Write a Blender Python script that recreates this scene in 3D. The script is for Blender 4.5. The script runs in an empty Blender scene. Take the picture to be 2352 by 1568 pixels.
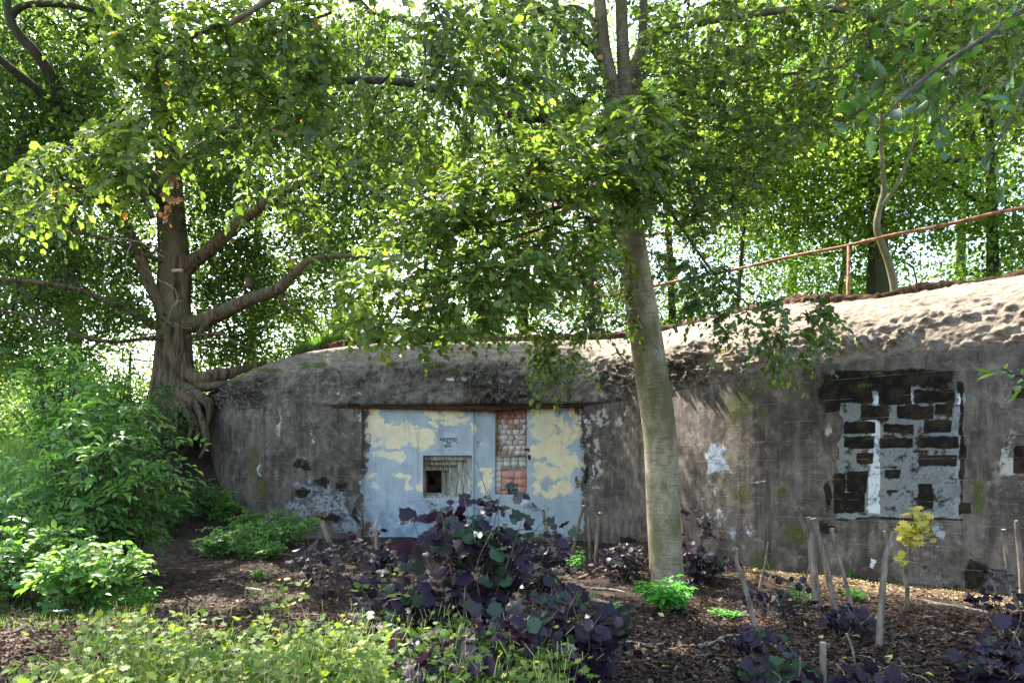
import bpy, math, random
import numpy as np
from mathutils import Vector
R = math.radians
sc = bpy.context.scene

# ------------------------------------------------------------ camera, sky, sun
CAMZ = 1.6
F = 1568.0                     # focal length in units of a 2352 wide frame
cam_d = bpy.data.cameras.new('camera')
cam = bpy.data.objects.new('camera', cam_d)
sc.collection.objects.link(cam)
cam.location = (0, 0, CAMZ)
cam.rotation_euler = (R(90), 0, 0)
cam_d.lens = 24.0
cam_d.sensor_width = 36.0
cam_d.shift_y = 296.0 / 2352.0
cam_d.clip_start = 0.05
cam_d.clip_end = 900
cam_d.dof.use_dof = True
cam_d.dof.focus_distance = 10.5
cam_d.dof.aperture_fstop = 4.5
sc.camera = cam

SUN = np.array([-0.405, 0.47, 0.79]); SUN /= np.linalg.norm(SUN)
w = bpy.data.worlds.new('World'); sc.world = w; w.use_nodes = True
nt = w.node_tree; nt.nodes.clear()
wo = nt.nodes.new('ShaderNodeOutputWorld'); bg = nt.nodes.new('ShaderNodeBackground')
sky = nt.nodes.new('ShaderNodeTexSky'); sky.sky_type = 'NISHITA'; sky.sun_disc = False
sky.sun_elevation = math.asin(SUN[2]); sky.sun_rotation = math.atan2(SUN[0], SUN[1])
sky.air_density = 1.3; sky.dust_density = 2.5; sky.ozone_density = 1.0
bg.inputs['Strength'].default_value = 0.15
nt.links.new(sky.outputs[0], bg.inputs[0]); nt.links.new(bg.outputs[0], wo.inputs[0])

sl = bpy.data.lights.new('sun', 'SUN'); sl.energy = 5.0; sl.angle = R(0.5); sl.color = (1.0, 0.94, 0.84)
so = bpy.data.objects.new('sun', sl); sc.collection.objects.link(so)
so.rotation_euler = Vector(SUN).to_track_quat('Z', 'Y').to_euler()
so.location = (0, 0, 30)
sc.view_settings.view_transform = 'Standard'; sc.view_settings.look = 'None'
sc.view_settings.exposure = 2.55; sc.view_settings.gamma = 1.0
sc.cycles.max_bounces = 8; sc.cycles.diffuse_bounces = 4; sc.cycles.glossy_bounces = 2
sc.cycles.transmission_bounces = 4; sc.cycles.transparent_max_bounces = 4
sc.cycles.use_fast_gi = False
sc.cycles.sample_clamp_indirect = 6.0

# ------------------------------------------------------------ numpy helpers
rng = np.random.default_rng(7)
def P(px, py, D): return np.array([(px - 1176) / F * D, D, CAMZ + (1080 - py) / F * D])
def nrm(v): return v / np.maximum(np.linalg.norm(v, axis=-1, keepdims=True), 1e-9)
def sstep(a, b, x):
    t = np.clip((x - a) / (b - a), 0, 1); return t * t * (3 - 2 * t)
def _h(ix, iy, iz, seed):
    n = (ix.astype(np.int64) * 374761393 + iy.astype(np.int64) * 668265263 + iz.astype(np.int64) * 2147483647 + seed * 974634777) & 0xffffffff
    n = ((n ^ (n >> 13)) * 1274126177) & 0xffffffff
    n = ((n ^ (n >> 16)) * 2246822519) & 0xffffffff
    return ((n ^ (n >> 15)) & 0xffffff) / float(0xffffff)
def vnoise(p, seed=0):
    p = np.asarray(p, float); i = np.floor(p); f = p - i; f = f * f * (3 - 2 * f); r = 0
    for dx in (0, 1):
        for dy in (0, 1):
            for dz in (0, 1):
                wgt = (f[..., 0] if dx else 1 - f[..., 0]) * (f[..., 1] if dy else 1 - f[..., 1]) * (f[..., 2] if dz else 1 - f[..., 2])
                r = r + wgt * _h(i[..., 0] + dx, i[..., 1] + dy, i[..., 2] + dz, seed)
    return r
def fbm(p, seed=0, octv=4, gain=0.5):
    p = np.asarray(p, float); a = 1; s = 0; t = 0
    for k in range(octv):
        s = s + a * vnoise(p * (2 ** k) + k * 17.3, seed + k); t += a; a *= gain
    return s / t
def cells(u, v, seed, rad, dens=1.0):
    """jittered bumps, one per unit cell; height 0..1"""
    iu = np.floor(u); iv = np.floor(v); z = np.zeros_like(iu); out = np.zeros_like(u)
    for a in (-1, 0, 1):
        for b in (-1, 0, 1):
            cu, cv = iu + a, iv + b
            on = _h(cu, cv, z, seed + 5) < dens
            x = cu + .2 + .6 * _h(cu, cv, z, seed); y = cv + .2 + .6 * _h(cu, cv, z, seed + 1)
            rr = rad * (.55 + .75 * _h(cu, cv, z, seed + 2)); el = .7 + .7 * _h(cu, cv, z, seed + 3)
            d = np.sqrt(((u - x) / rr) ** 2 + ((v - y) / (rr * el)) ** 2)
            out = np.maximum(out, np.where(on, np.sqrt(np.clip(1 - d * d, 0, 1)), 0))
    return out
def catmull(pts, n):
    p = np.asarray(pts, float); p = np.vstack([2 * p[0] - p[1], p, 2 * p[-1] - p[-2]])
    out = []
    for i in range(1, len(p) - 2):
        t = np.linspace(0, 1, n, endpoint=False)[:, None]
        a, b, c, d = p[i - 1], p[i], p[i + 1], p[i + 2]
        out.append(.5 * (2 * b + (c - a) * t + (2 * a - 5 * b + 4 * c - d) * t ** 2 + (3 * b - a - 3 * c + d) * t ** 3))
    out.append(p[-2][None]); return np.vstack(out)

# ------------------------------------------------------------ scene object helpers
def tag(o, label=None, cat=None, group=None, kind=None):
    if label: o['label'] = label
    if cat: o['category'] = cat
    if group: o['group'] = group
    if kind: o['kind'] = kind
    return o
def thing(name, label, cat, loc=(0, 0, 0), group=None):
    o = bpy.data.objects.new(name, None); o.empty_display_size = .2
    sc.collection.objects.link(o); o.location = tuple(float(c) for c in loc)
    return tag(o, label, cat, group)
def mk(name, V, Fs, mats, mi=None, parent=None, smooth=False, attrs=None, cattr=None):
    """Fs: list of int arrays (n,k). mi: list of ints or arrays per face block. attrs: face floats or vertex floats"""
    V = np.asarray(V, np.float32); me = bpy.data.meshes.new(name)
    Fs = [np.asarray(f, np.int32) for f in Fs if len(f)]
    q_ = parent
    while q_ is not None: V = V - np.array(q_.location, np.float32); q_ = q_.parent
    loops = np.concatenate([f.ravel() for f in Fs]); tot = np.concatenate([np.full(len(f), f.shape[1], np.int32) for f in Fs])
    st = np.concatenate([[0], np.cumsum(tot)[:-1]]).astype(np.int32)
    me.vertices.add(len(V)); me.vertices.foreach_set('co', V.ravel())
    me.loops.add(len(loops)); me.loops.foreach_set('vertex_index', loops)
    me.polygons.add(len(tot)); me.polygons.foreach_set('loop_start', st)
    try: me.polygons.foreach_set('loop_total', tot)
    except Exception: pass
    if mi is not None:
        m = np.concatenate([np.broadcast_to(np.asarray(a, np.int32), (len(f),)) for a, f in zip(mi, Fs)]); me.polygons.foreach_set('material_index', np.ascontiguousarray(m))
    if smooth: me.polygons.foreach_set('use_smooth', np.ones(len(tot), bool))
    for k, (dom, a) in (attrs or {}).items():
        at = me.attributes.new(k, 'FLOAT', dom); at.data.foreach_set('value', np.ascontiguousarray(a, dtype=np.float32))
    me.update(calc_edges=True); me.validate()
    for m in (mats if isinstance(mats, (list, tuple)) else [mats]): me.materials.append(m)
    o = bpy.data.objects.new(name, me); sc.collection.objects.link(o)
    if parent is not None: o.parent = parent
    return o
class MB:
    """collects quads/tris of hard shapes into one mesh"""
    def __init__(s): s.V = []; s.F4 = []; s.F3 = []; s.n = 0; s.r4 = []; s.r3 = []
    def add(s, V, F4=(), F3=(), r=0.5):
        V = np.asarray(V, float).reshape(-1, 3); s.V.append(V)
        if len(F4): f = np.asarray(F4, int) + s.n; s.F4.append(f); s.r4.append(np.broadcast_to(r, (len(f),)))
        if len(F3): f = np.asarray(F3, int) + s.n; s.F3.append(f); s.r3.append(np.broadcast_to(r, (len(f),)))
        s.n += len(V)
    def box(s, c, size, r=.5, jit=0, rot=0):
        V = np.array([[x, y, z] for x in (-.5, .5) for y in (-.5, .5) for z in (-.5, .5)]) * np.array(size)
        if jit: V = V + rng.normal(0, jit, V.shape)
        if rot: ca, sa = math.cos(rot), math.sin(rot); V = np.stack([V[:, 0] * ca - V[:, 1] * sa, V[:, 0] * sa + V[:, 1] * ca, V[:, 2]], 1)
        s.add(V + np.array(c), [[0, 1, 3, 2], [4, 6, 7, 5], [0, 4, 5, 1], [2, 3, 7, 6], [0, 2, 6, 4], [1, 5, 7, 3]], r=r)
    def tube(s, pts, rad, sides=6, r=.5, cap=True):
        V, Fq, ft = tubes(np.asarray(pts, float)[None], np.asarray(rad, float)[None] if np.ndim(rad) else np.full((1, len(pts)), rad), sides)
        s.add(V, Fq, (), r)
        if cap:
            k = len(pts); c0 = s.n
            s.add(np.asarray(pts, float)[-1:], (), (), r)
            b = c0 - sides
            s.F3.append(np.array([[c0, b + i, b + (i + 1) % sides] for i in range(sides)])); s.r3.append(np.full(sides, .95))
    def build(s, name, mats, parent=None, smooth=False):
        Fs = []; rr = []
        if s.F4: Fs.append(np.vstack(s.F4)); rr.append(np.concatenate(s.r4))
        if s.F3: Fs.append(np.vstack(s.F3)); rr.append(np.concatenate(s.r3))
        return mk(name, np.vstack(s.V), Fs, mats, None, parent, smooth, {'rnd': ('FACE', np.concatenate(rr))})
def tubes(paths, radii, sides):
    """paths (n,k,3), radii (n,k)"""
    n, k, _ = paths.shape
    t = np.empty_like(paths); t[:, 1:-1] = paths[:, 2:] - paths[:, :-2]; t[:, 0] = paths[:, 1] - paths[:, 0]; t[:, -1] = paths[:, -1] - paths[:, -2]
    t = nrm(t); ref = np.broadcast_to(np.array([.31, .21, .93]), t.shape).copy()
    main = nrm(paths[:, -1] - paths[:, 0]); bad = np.abs(main @ np.array([.31, .21, .93])) > .8
    ref[bad] = np.array([.93, -.3, -.2])
    a = nrm(np.cross(t, ref)); b = np.cross(t, a)
    ang = np.arange(sides) / sides * 2 * np.pi
    V = paths[:, :, None] + radii[:, :, None, None] * (a[:, :, None] * np.cos(ang)[:, None] + b[:, :, None] * np.sin(ang)[:, None])
    idx = np.arange(n * k * sides).reshape(n, k, sides)
    i0 = idx[:, :-1]; i1 = idx[:, 1:]
    Fq = np.stack([i0, np.roll(i0, -1, 2), np.roll(i1, -1, 2), i1], -1).reshape(-1, 4)
    return V.reshape(-1, 3), Fq, np.repeat(np.arange(n), (k - 1) * sides)

# ------------------------------------------------------------ materials
def new_mat(name):
    m = bpy.data.materials.new(name); m.use_nodes = True; t = m.node_tree; t.nodes.clear()
    out = t.nodes.new('ShaderNodeOutputMaterial'); return m, t, out
class NB:
    def __init__(s, t): s.t = t
    def n(s, typ, **kw):
        nd = s.t.nodes.new(typ)
        for k, v in kw.items():
            if k.startswith('i_'):
                s.set(nd, k[2:], v)
            else: setattr(nd, k, v)
        return nd
    def set(s, nd, key, v):
        inp = nd.inputs[int(key)] if key.isdigit() else nd.inputs[key.replace('_', ' ')]
        if isinstance(v, bpy.types.NodeSocket): s.t.links.new(v, inp)
        else: inp.default_value = v
    def attr(s, name): return s.n('ShaderNodeAttribute', attribute_name=name).outputs['Fac']
    def pos(s, scale=(1, 1, 1)):
        g = s.n('ShaderNodeNewGeometry'); return s.n('ShaderNodeVectorMath', operation='MULTIPLY', i_0=g.outputs['Position'], i_1=scale).outputs[0]
    def noise(s, vec, scale, detail=4, rough=.55, dist=0):
        return s.n('ShaderNodeTexNoise', i_Vector=vec, i_Scale=scale, i_Detail=detail, i_Roughness=rough, i_Distortion=dist).outputs['Fac']
    def m(s, op, a, b=0.0, c=0.0, clamp=False):
        return s.n('ShaderNodeMath', operation=op, use_clamp=clamp, i_0=a, i_1=b, i_2=c).outputs[0]
    def ss(s, x, lo, hi):
        return s.n('ShaderNodeMapRange', interpolation_type='SMOOTHSTEP', i_0=x, i_1=lo, i_2=hi, i_3=0.0, i_4=1.0).outputs[0]
    def mix(s, f, a, b):
        nd = s.n('ShaderNodeMix', data_type='RGBA')
        for key, v in ((0, f), (6, a), (7, b)):
            inp = nd.inputs[key]
            if isinstance(v, bpy.types.NodeSocket): s.t.links.new(v, inp)
            else: inp.default_value = (*v, 1) if key > 0 and len(v) == 3 else v
        return nd.outputs[2]
    def bump(s, h, dist, strength=1.0, normal=None):
        nd = s.n('ShaderNodeBump', i_Height=h, i_Distance=dist, i_Strength=strength)
        if normal: s.t.links.new(normal, nd.inputs['Normal'])
        return nd.outputs[0]
    def bsdf(s, col, rough=.9, spec=.2, normal=None):
        nd = s.n('ShaderNodeBsdfPrincipled')
        for k, v in (('Base Color', col), ('Roughness', rough), ('Specular IOR Level', spec)):
            if isinstance(v, bpy.types.NodeSocket): s.t.links.new(v, nd.inputs[k])
            else: nd.inputs[k].default_value = (*v, 1) if k == 'Base Color' else v
        if normal: s.t.links.new(normal, nd.inputs['Normal'])
        return nd.outputs[0]
def leaf_mat(name, dark, mid, light, trans=.45, tcol=None, rough=.42, spec=.45, hue=None):
    """leaf: face attribute rnd picks the shade of each leaf; light shines through"""
    m, t, out = new_mat(name); b = NB(t); r = b.attr('rnd')
    c = b.mix(b.ss(r, 0.0, .55), dark, mid); c = b.mix(b.ss(r, .55, 1.0), c, light)
    if hue: c = b.mix(b.ss(r, .965, .985), c, hue)
    p = b.bsdf(c, rough, spec)
    tr = b.n('ShaderNodeBsdfTranslucent')
    tc = b.n('ShaderNodeMix', data_type='RGBA', blend_type='MULTIPLY'); tc.inputs[0].default_value = 1
    t.links.new(c, tc.inputs[6]); tc.inputs[7].default_value = (*(tcol or (3.1, 2.7, 1.2)), 1)
    t.links.new(tc.outputs[2], tr.inputs[0])
    mx = b.n('ShaderNodeMixShader', i_0=trans, i_1=p, i_2=tr.outputs[0]); t.links.new(mx.outputs[0], out.inputs[0])
    return m
def plain_mat(name, c1, c2, scale=6, rough=.85, spec=.2, bump=.004, stretch=(1, 1, 1), c3=None, use_rnd=False):
    m, t, out = new_mat(name); b = NB(t); v = b.pos(stretch)
    n1 = b.noise(v, scale, 5, .6)
    c = b.mix(b.ss(n1, .35, .65), c1, c2)
    if c3: c = b.mix(b.ss(b.noise(v, scale * .37, 4, .6), .55, .68), c, c3)
    if use_rnd: c = b.mix(b.attr('rnd'), c, c3 or c2)
    t.links.new(b.bsdf(c, rough, spec, b.bump(b.noise(v, scale * 3, 4, .6), bump)), out.inputs[0]); return m

M_beech_leaf = leaf_mat('beech_leaf', (.030, .057, .013), (.066, .110, .023), (.128, .18, .044), .48, (2.5, 2.45, 1.05), rough=.48, spec=.5, hue=(.30, .14, .05))
M_near_leaf = leaf_mat('near_beech_leaf', (.018, .05, .012), (.035, .09, .018), (.07, .14, .03), .3, rough=.35, spec=.5)
M_oak_leaf = leaf_mat('oak_leaf', (.020, .044, .014), (.042, .082, .020), (.085, .14, .032), .5, (3.3, 3.0, 1.2), rough=.5)
M_back_leaf = leaf_mat('woodland_leaf', (.026, .056, .014), (.075, .13, .026), (.155, .225, .05), .6, (3.2, 3.0, 1.25), rough=.6, spec=.3)
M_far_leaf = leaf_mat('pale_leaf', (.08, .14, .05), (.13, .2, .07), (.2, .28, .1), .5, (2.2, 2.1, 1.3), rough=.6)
M_copper_leaf = leaf_mat('copper_leaf', (.05, .02, .025), (.10, .045, .05), (.2, .10, .09), .45, (2.4, 1.4, 1.6))
M_bush_leaf = leaf_mat('bush_leaf', (.026, .075, .020), (.064, .15, .036), (.14, .25, .055), .38, (2.4, 2.5, 1.1), rough=.5, spec=.3, hue=(.3, .3, .04))
M_balsam_leaf = leaf_mat('balsam_leaf', (.04, .16, .03), (.07, .24, .04), (.13, .32, .06), .4, (2.0, 2.2, 1.0), rough=.4)
M_hazel_leaf = leaf_mat('purple_hazel_leaf', (.010, .005, .012), (.026, .013, .029), (.028, .064, .026), .2, (2.4, 1.2, 1.6), rough=.45, spec=.28, hue=(.07, .02, .035))
M_celandine_leaf = leaf_mat('celandine_leaf', (.055, .11, .018), (.115, .185, .03), (.22, .26, .05), .42, (2.2, 2.0, .8), rough=.6, spec=.25, hue=(.35, .28, .1))
M_yellow_leaf = leaf_mat('yellow_maple_leaf', (.30, .30, .04), (.45, .42, .06), (.5, .36, .1), .4, (1.5, 1.5, 1.0))
M_grass = leaf_mat('grass_blade', (.05, .12, .02), (.10, .2, .035), (.22, .28, .08), .4, (2.2, 2.2, 1.0), rough=.55)
M_litter = leaf_mat('leaf_litter', (.025, .015, .010), (.075, .045, .030), (.23, .155, .105), .12, (1.6, 1.3, 1.0), rough=.75, spec=.25, hue=(.45, .40, .12))
M_flower = leaf_mat('yellow_petal', (.7, .5, .01), (.8, .6, .01), (.85, .65, .02), .3, (1.1, 1.1, 1.0))
M_dead_leaf = leaf_mat('dead_leaf', (.16, .08, .04), (.24, .12, .06), (.34, .2, .11), .35, (1.8, 1.4, 1.0), rough=.6)
M_twig = plain_mat('twig_bark', (.035, .028, .020), (.07, .055, .04), 20)
M_stem = plain_mat('green_stem', (.09, .15, .04), (.14, .18, .06), 20)

def bark_mat(name, c1, c2, c3, ridge, scale, zs, bump):
    m, t, out = new_mat(name); b = NB(t)
    v = b.pos((1, 1, zs)); v2 = b.pos((1, 1, 1))
    n1 = b.noise(v, scale, 6, .65, .4)
    c = b.mix(b.ss(n1, .35, .62), c1, c2)
    c = b.mix(b.m('MULTIPLY', b.ss(b.noise(b.pos((1, 1, .45)), 1.5, 6, .7), .47, .58), .85), c, c3)
    h = b.m('ADD', b.m('MULTIPLY', n1, ridge), b.m('MULTIPLY', b.noise(v2, scale * 3, 4, .6), .3))
    if ridge < .9:
        # smooth bark: fine horizontal wrinkles and darker scars
        wr = b.noise(b.pos((2.5, 2.5, 26)), 2.2, 4, .65)
        c = b.mix(b.m('MULTIPLY', b.ss(wr, .54, .62), .7), c, tuple(x * .55 for x in c1))
        sp = b.noise(b.pos((3, 3, 7)), 5, 3, .6)
        c = b.mix(b.ss(sp, .66, .70), c, (.06, .055, .045)); c = b.mix(b.ss(b.noise(v2, 34, 2), .72, .75), c, (.4, .4, .36))
    t.links.new(b.bsdf(c, .9, .15, b.bump(h, bump)), out.inputs[0]); return m
M_oak_bark = bark_mat('oak_bark', (.045, .031, .021), (.20, .135, .09), (.13, .115, .065), 1.0, 11, .12, .09)
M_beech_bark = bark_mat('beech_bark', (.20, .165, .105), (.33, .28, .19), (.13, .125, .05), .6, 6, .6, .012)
M_shaded_bark = bark_mat('shaded_beech_bark', (.085, .07, .045), (.17, .145, .10), (.09, .09, .04), .6, 6, .6, .012)  # darker copy of the beech bark: shade on the upper stems painted in
M_dark_bark = bark_mat('dark_bark', (.035, .03, .024), (.08, .065, .05), (.05, .055, .03), 1.0, 8, .3, .02)
M_pale_bark = bark_mat('pale_bark', (.11, .10, .06), (.18, .16, .10), (.10, .11, .05), .4, 8, .5, .006)
M_cut_bark = plain_mat('cut_stem_bark', (.09, .066, .05), (.21, .165, .125), 16, .75, .3, .006, (1, 1, .3), (.34, .24, .16), False)
M_dead_wood = plain_mat('dead_wood', (.16, .13, .10), (.32, .27, .21), 14, .85, .15, .004, (1, 1, 1))
M_pale_wood = plain_mat('cut_wood', (.42, .33, .22), (.55, .45, .32), 14)
M_rust = plain_mat('rusty_steel', (.12, .05, .025), (.33, .15, .085), 12, .8, .3, .002, (1, 1, 1), (.42, .27, .2))
M_dark_rust = plain_mat('dark_rust', (.03, .015, .01), (.10, .05, .025), 14, .85, .2, .004)
M_white = plain_mat('white_paint', (.75, .75, .75), (.82, .82, .82), 5, .5)
M_ink = plain_mat('marker_ink', (.012, .012, .016), (.02, .02, .025), 5, .6)
M_faint_ink = plain_mat('faded_ink', (.10, .13, .19), (.15, .18, .25), 5, .7)
M_red_mark = plain_mat('red_drip_paint', (.30, .05, .035), (.42, .09, .06), 30, .7)
# ------------------------------------------------------------ the ground
WP = [(-9.9, 25), (-9.4, 22.4), (-8.9, 20.2), (-8.15, 18.3), (-7.2, 17.0), (-6.1, 16.15), (-4.9, 15.75), (-3.44, 15.62), (-2.2, 15.53), (-.9, 15.44), (.4, 15.36), (1.62, 15.26),
      (2.15, 14.75), (2.62, 13.7), (3.15, 12.2), (3.85, 11.0), (4.7, 10.2), (5.5, 9.45), (6.4, 8.55), (7.4, 7.1), (8.4, 5.2), (9.2, 3.0), (9.9, 0.5)]
_c = catmull(WP, 60); _d = np.concatenate([[0], np.cumsum(np.linalg.norm(np.diff(_c, axis=0), axis=1))])
SLEN = _d[-1]
def wall_at(s):
    x = np.interp(s, _d, _c[:, 0]); y = np.interp(s, _d, _c[:, 1])
    e = .35
    tx = np.interp(s + e, _d, _c[:, 0]) - np.interp(s - e, _d, _c[:, 0]); ty = np.interp(s + e, _d, _c[:, 1]) - np.interp(s - e, _d, _c[:, 1])
    l = np.hypot(tx, ty); return x, y, -ty / l, tx / l     # point and INWARD normal
def s_of_px(px):
    q = 1176 + _c[:, 0] / _c[:, 1] * F; ok = _c[:, 1] > 4
    k0 = int(np.argmin(np.abs(_c[:, 0] + 7.6)))
    return float(np.interp(px, q[k0:][ok[k0:]], _d[k0:][ok[k0:]]))
def wall_dist(x, y):
    """distance in front of the wall line (positive towards the camera)"""
    pts = _c[::6]; d = np.full(x.shape, 1e9); sg = np.zeros(x.shape)
    for i in range(len(pts) - 1):
        a = pts[i]; ab = pts[i + 1] - a; t = np.clip(((x - a[0]) * ab[0] + (y - a[1]) * ab[1]) / (ab @ ab), 0, 1)
        dx = x - a[0] - t * ab[0]; dy = y - a[1] - t * ab[1]; dd = np.hypot(dx, dy); cr = ab[0] * dy - ab[1] * dx
        b = dd < d; d = np.where(b, dd, d); sg = np.where(b, np.sign(cr), sg)
    return -d * sg
def ground_z(x, y):
    x = np.asarray(x, float); y = np.asarray(y, float)
    m = 3.05 * np.exp(-(np.abs((x + 9.7) / 3.3) ** 2.4) - (np.abs((y - 19.6) / 3.4) ** 2.2))
    m2 = 1.3 * np.exp(-((x + 13.5) / 3.5) ** 2 - ((y - 18) / 5) ** 2)
    far = 0.8 * sstep(24, 34, y) * sstep(-6, -12, x)
    p = np.stack([x, y, np.zeros_like(x)], -1)
    rough = (fbm(p * .35, 3, 3) - .5) * .22 + (fbm(p * 1.7, 9, 3) - .5) * .07
    near = sstep(60, 25, np.hypot(x, y))
    bank = .22 * sstep(1.1, 0, np.abs(x - 3.0)) * sstep(2.2, 0.3, np.abs(y - 13.4))
    return m + m2 + far + rough * near + bank
def axis_lines(lo, hi, a, b, fine, coarse):
    l = [a]; st = fine
    while l[-1] > lo: st *= 1.35; l.append(max(lo, l[-1] - min(st, coarse)))
    r = [b]; st = fine
    while r[-1] < hi: st *= 1.35; r.append(min(hi, r[-1] + min(st, coarse)))
    return np.array(l[::-1][:-1] + list(np.arange(a, b, fine)) + r)
gx = axis_lines(-260, 260, -15, 11, .09, 30); gy = axis_lines(-60, 400, 2.0, 25, .09, 30)
GX, GY = np.meshgrid(gx, gy); GZ = ground_z(GX, GY)
fine = sstep(18, 12, GY) * sstep(14, 11, np.abs(GX))
GZ = GZ + fine * (vnoise(np.stack([GX, GY, GX * 0], -1) * 9, 4) - .5) * .05
V = np.stack([GX, GY, GZ], -1).reshape(-1, 3); idx = np.arange(len(V)).reshape(GX.shape)
Fq = np.stack([idx[:-1, :-1], idx[:-1, 1:], idx[1:, 1:], idx[1:, :-1]], -1).reshape(-1, 4)
wd = wall_dist(GX.ravel(), GY.ravel())
bare = sstep(2.2, .2, wd) * sstep(2.2, 4.2, GX.ravel()) + .4 * sstep(1.7, .2, np.abs(GX.ravel() + 7.0)) * sstep(2.5, 1, np.abs(GY.ravel() - 16))
grassy = sstep(19, 25, GY.ravel()) + sstep(-9, -11.5, GX.ravel()) * sstep(9, 12, GY.ravel())
def ground_mat():
    m, t, out = new_mat('woodland_soil'); b = NB(t); v = b.pos(); n1 = b.noise(v, 3, 6, .7); n2 = b.noise(v, 38, 4, .7)
    c = b.mix(b.ss(n1, .35, .65), (.020, .014, .011), (.048, .033, .025))
    c = b.mix(b.ss(n2, .58, .70), c, (.12, .085, .06))
    c = b.mix(b.m('MULTIPLY', b.attr('bare'), .8), c, b.mix(b.ss(n2, .3, .7), (.06, .04, .028), (.12, .085, .06)))
    c = b.mix(b.ss(b.m('ADD', b.attr('grassy'), b.m('MULTIPLY', n1, .5)), .6, .95), c, b.mix(n2, (.04, .09, .018), (.11, .17, .04)))
    t.links.new(b.bsdf(c, .95, .15, b.bump(b.m('ADD', n1, b.m('MULTIPLY', n2, .5)), .03)), out.inputs[0]); return m
tag(mk('ground', V, [Fq], ground_mat(), None, None, True, {'bare': ('POINT', bare), 'grassy': ('POINT', grassy)}), kind='structure')

# ------------------------------------------------------------ the bunker
def wall_mat(name):
    m, t, out = new_mat(name); b = NB(t); v = b.pos(); A = b.attr
    big = b.noise(v, 1.3, 6, .65); mid = b.noise(v, 6, 6, .7); fin = b.noise(v, 42, 4, .7)
    st = b.noise(b.pos((1, 1, .10)), 7, 5, .7); hz = b.noise(b.pos((.5, .5, 9)), 5, 5, .75)
    spk = b.noise(v, 75, 3, .7)
    # weathered concrete of the wall
    c = b.mix(b.ss(b.m('ADD', b.m('MULTIPLY', st, .45), b.m('MULTIPLY', b.noise(v, 2.2, 7, .72, .4), .55)), .38, .62), (.056, .045, .036), (.158, .131, .106))
    c = b.mix(b.m('MULTIPLY', b.ss(mid, .48, .66), .7), c, (.21, .175, .14))
    c = b.mix(b.m('MULTIPLY', b.ss(hz, .60, .70), .7), c, (.29, .26, .215))
    c = b.mix(b.m('MULTIPLY', b.ss(big, .50, .62), .6), c, (.040, .030, .023))
    c = b.mix(b.m('MULTIPLY', b.ss(b.m('ADD', spk, b.m('MULTIPLY', b.m('SUBTRACT', mid, .5), .5)), .62, .70), .7), c, (.42, .39, .34))
    c = b.mix(b.m('MULTIPLY', b.ss(b.noise(b.pos((1, 1, .10)), 2.0, 6, .8), .54, .66), .6), c, (.035, .027, .021))
    # pale upper slope
    cr = b.mix(b.ss(mid, .35, .68), (.16, .126, .096), (.285, .232, .182)); cr = b.mix(b.m('MULTIPLY', b.ss(fin, .55, .7), .5), cr, (.16, .13, .105))
    rf = b.ss(b.m('ADD', A('roof'), b.m('MULTIPLY', b.m('SUBTRACT', mid, .5), .9)), .35, .75)
    crk = b.m('ABSOLUTE', b.m('SUBTRACT', b.noise(b.pos((.55, .55, 2.2)), 2.4, 5, .55), .5)); cr = b.mix(b.m('MULTIPLY', b.ss(crk, .012, .004), .8), cr, (.05, .038, .028)); cr = b.mix(b.m('MULTIPLY', b.ss(b.noise(v, 24, 5, .75), .56, .64), .6), cr, (.085, .066, .05))
    c = b.mix(rf, c, cr)
    lw = b.m('MULTIPLY', A('lump'), b.m('SUBTRACT', 1.0, b.m('MULTIPLY', A('roof'), .55)))
    ln_ = b.noise(v, 11, 6, .75, .6)
    c = b.mix(b.m('MULTIPLY', lw, b.ss(ln_, .56, .40)), c, (.038, .028, .021)); c = b.mix(b.m('MULTIPLY', lw, b.ss(ln_, .52, .62)), c, (.27, .225, .18))  # lump relief painted in: hollows dark as if shaded, crests pale
    c = b.mix(b.ss(b.m('ADD', A('pale'), b.m('MULTIPLY', b.m('SUBTRACT', mid, .5), 2.0)), .5, .72), c, b.mix(fin, (.33, .30, .26), (.45, .42, .37)))
    # paint
    wob2 = b.m('ADD', b.m('MULTIPLY', b.m('SUBTRACT', mid, .5), 1.3), b.m('MULTIPLY', b.m('SUBTRACT', fin, .5), .25))
    wob = b.m('ADD', b.m('MULTIPLY', b.m('SUBTRACT', mid, .5), 1.6), b.m('MULTIPLY', b.m('SUBTRACT', fin, .5), .8))
    blue = b.mix(b.ss(b.m('ADD', b.m('MULTIPLY', st, .35), b.m('MULTIPLY', b.noise(v, 2.5, 6, .7), .65)), .35, .65), (.33, .375, .425), (.47, .505, .54)); blue = b.mix(b.m('MULTIPLY', b.ss(big, .45, .62), .5), blue, (.33, .37, .40))
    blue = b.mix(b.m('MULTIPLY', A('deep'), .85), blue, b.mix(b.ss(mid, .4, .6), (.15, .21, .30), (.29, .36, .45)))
    blue = b.mix(b.m('MULTIPLY', b.ss(b.m('ADD', spk, b.m('MULTIPLY', mid, .6)), .98, 1.06), .8), blue, (.55, .57, .60))
    yel = b.mix(b.ss(mid, .35, .65), (.82, .64, .34), (.86, .72, .46)); yel = b.mix(b.m('MULTIPLY', b.ss(big, .5, .6), .35), yel, (.72, .67, .55))
    yw = b.m('ADD', b.m('MULTIPLY', b.m('SUBTRACT', b.noise(v, 6.0, 8, .8, .4), .5), 3.0), b.m('MULTIPLY', b.m('SUBTRACT', spk, .5), .5))
    pc = b.mix(b.m('MULTIPLY', b.ss(b.m('ADD', A('yel'), yw), .42, .56), b.m('ADD', .6, b.m('MULTIPLY', b.ss(big, .35, .6), .4))), blue, yel)
    pc = b.mix(b.m('MULTIPLY', b.ss(b.noise(b.pos((1, 1, .12)), 5, 6, .75), .54, .66), .4), pc, (.20, .20, .17))
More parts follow.
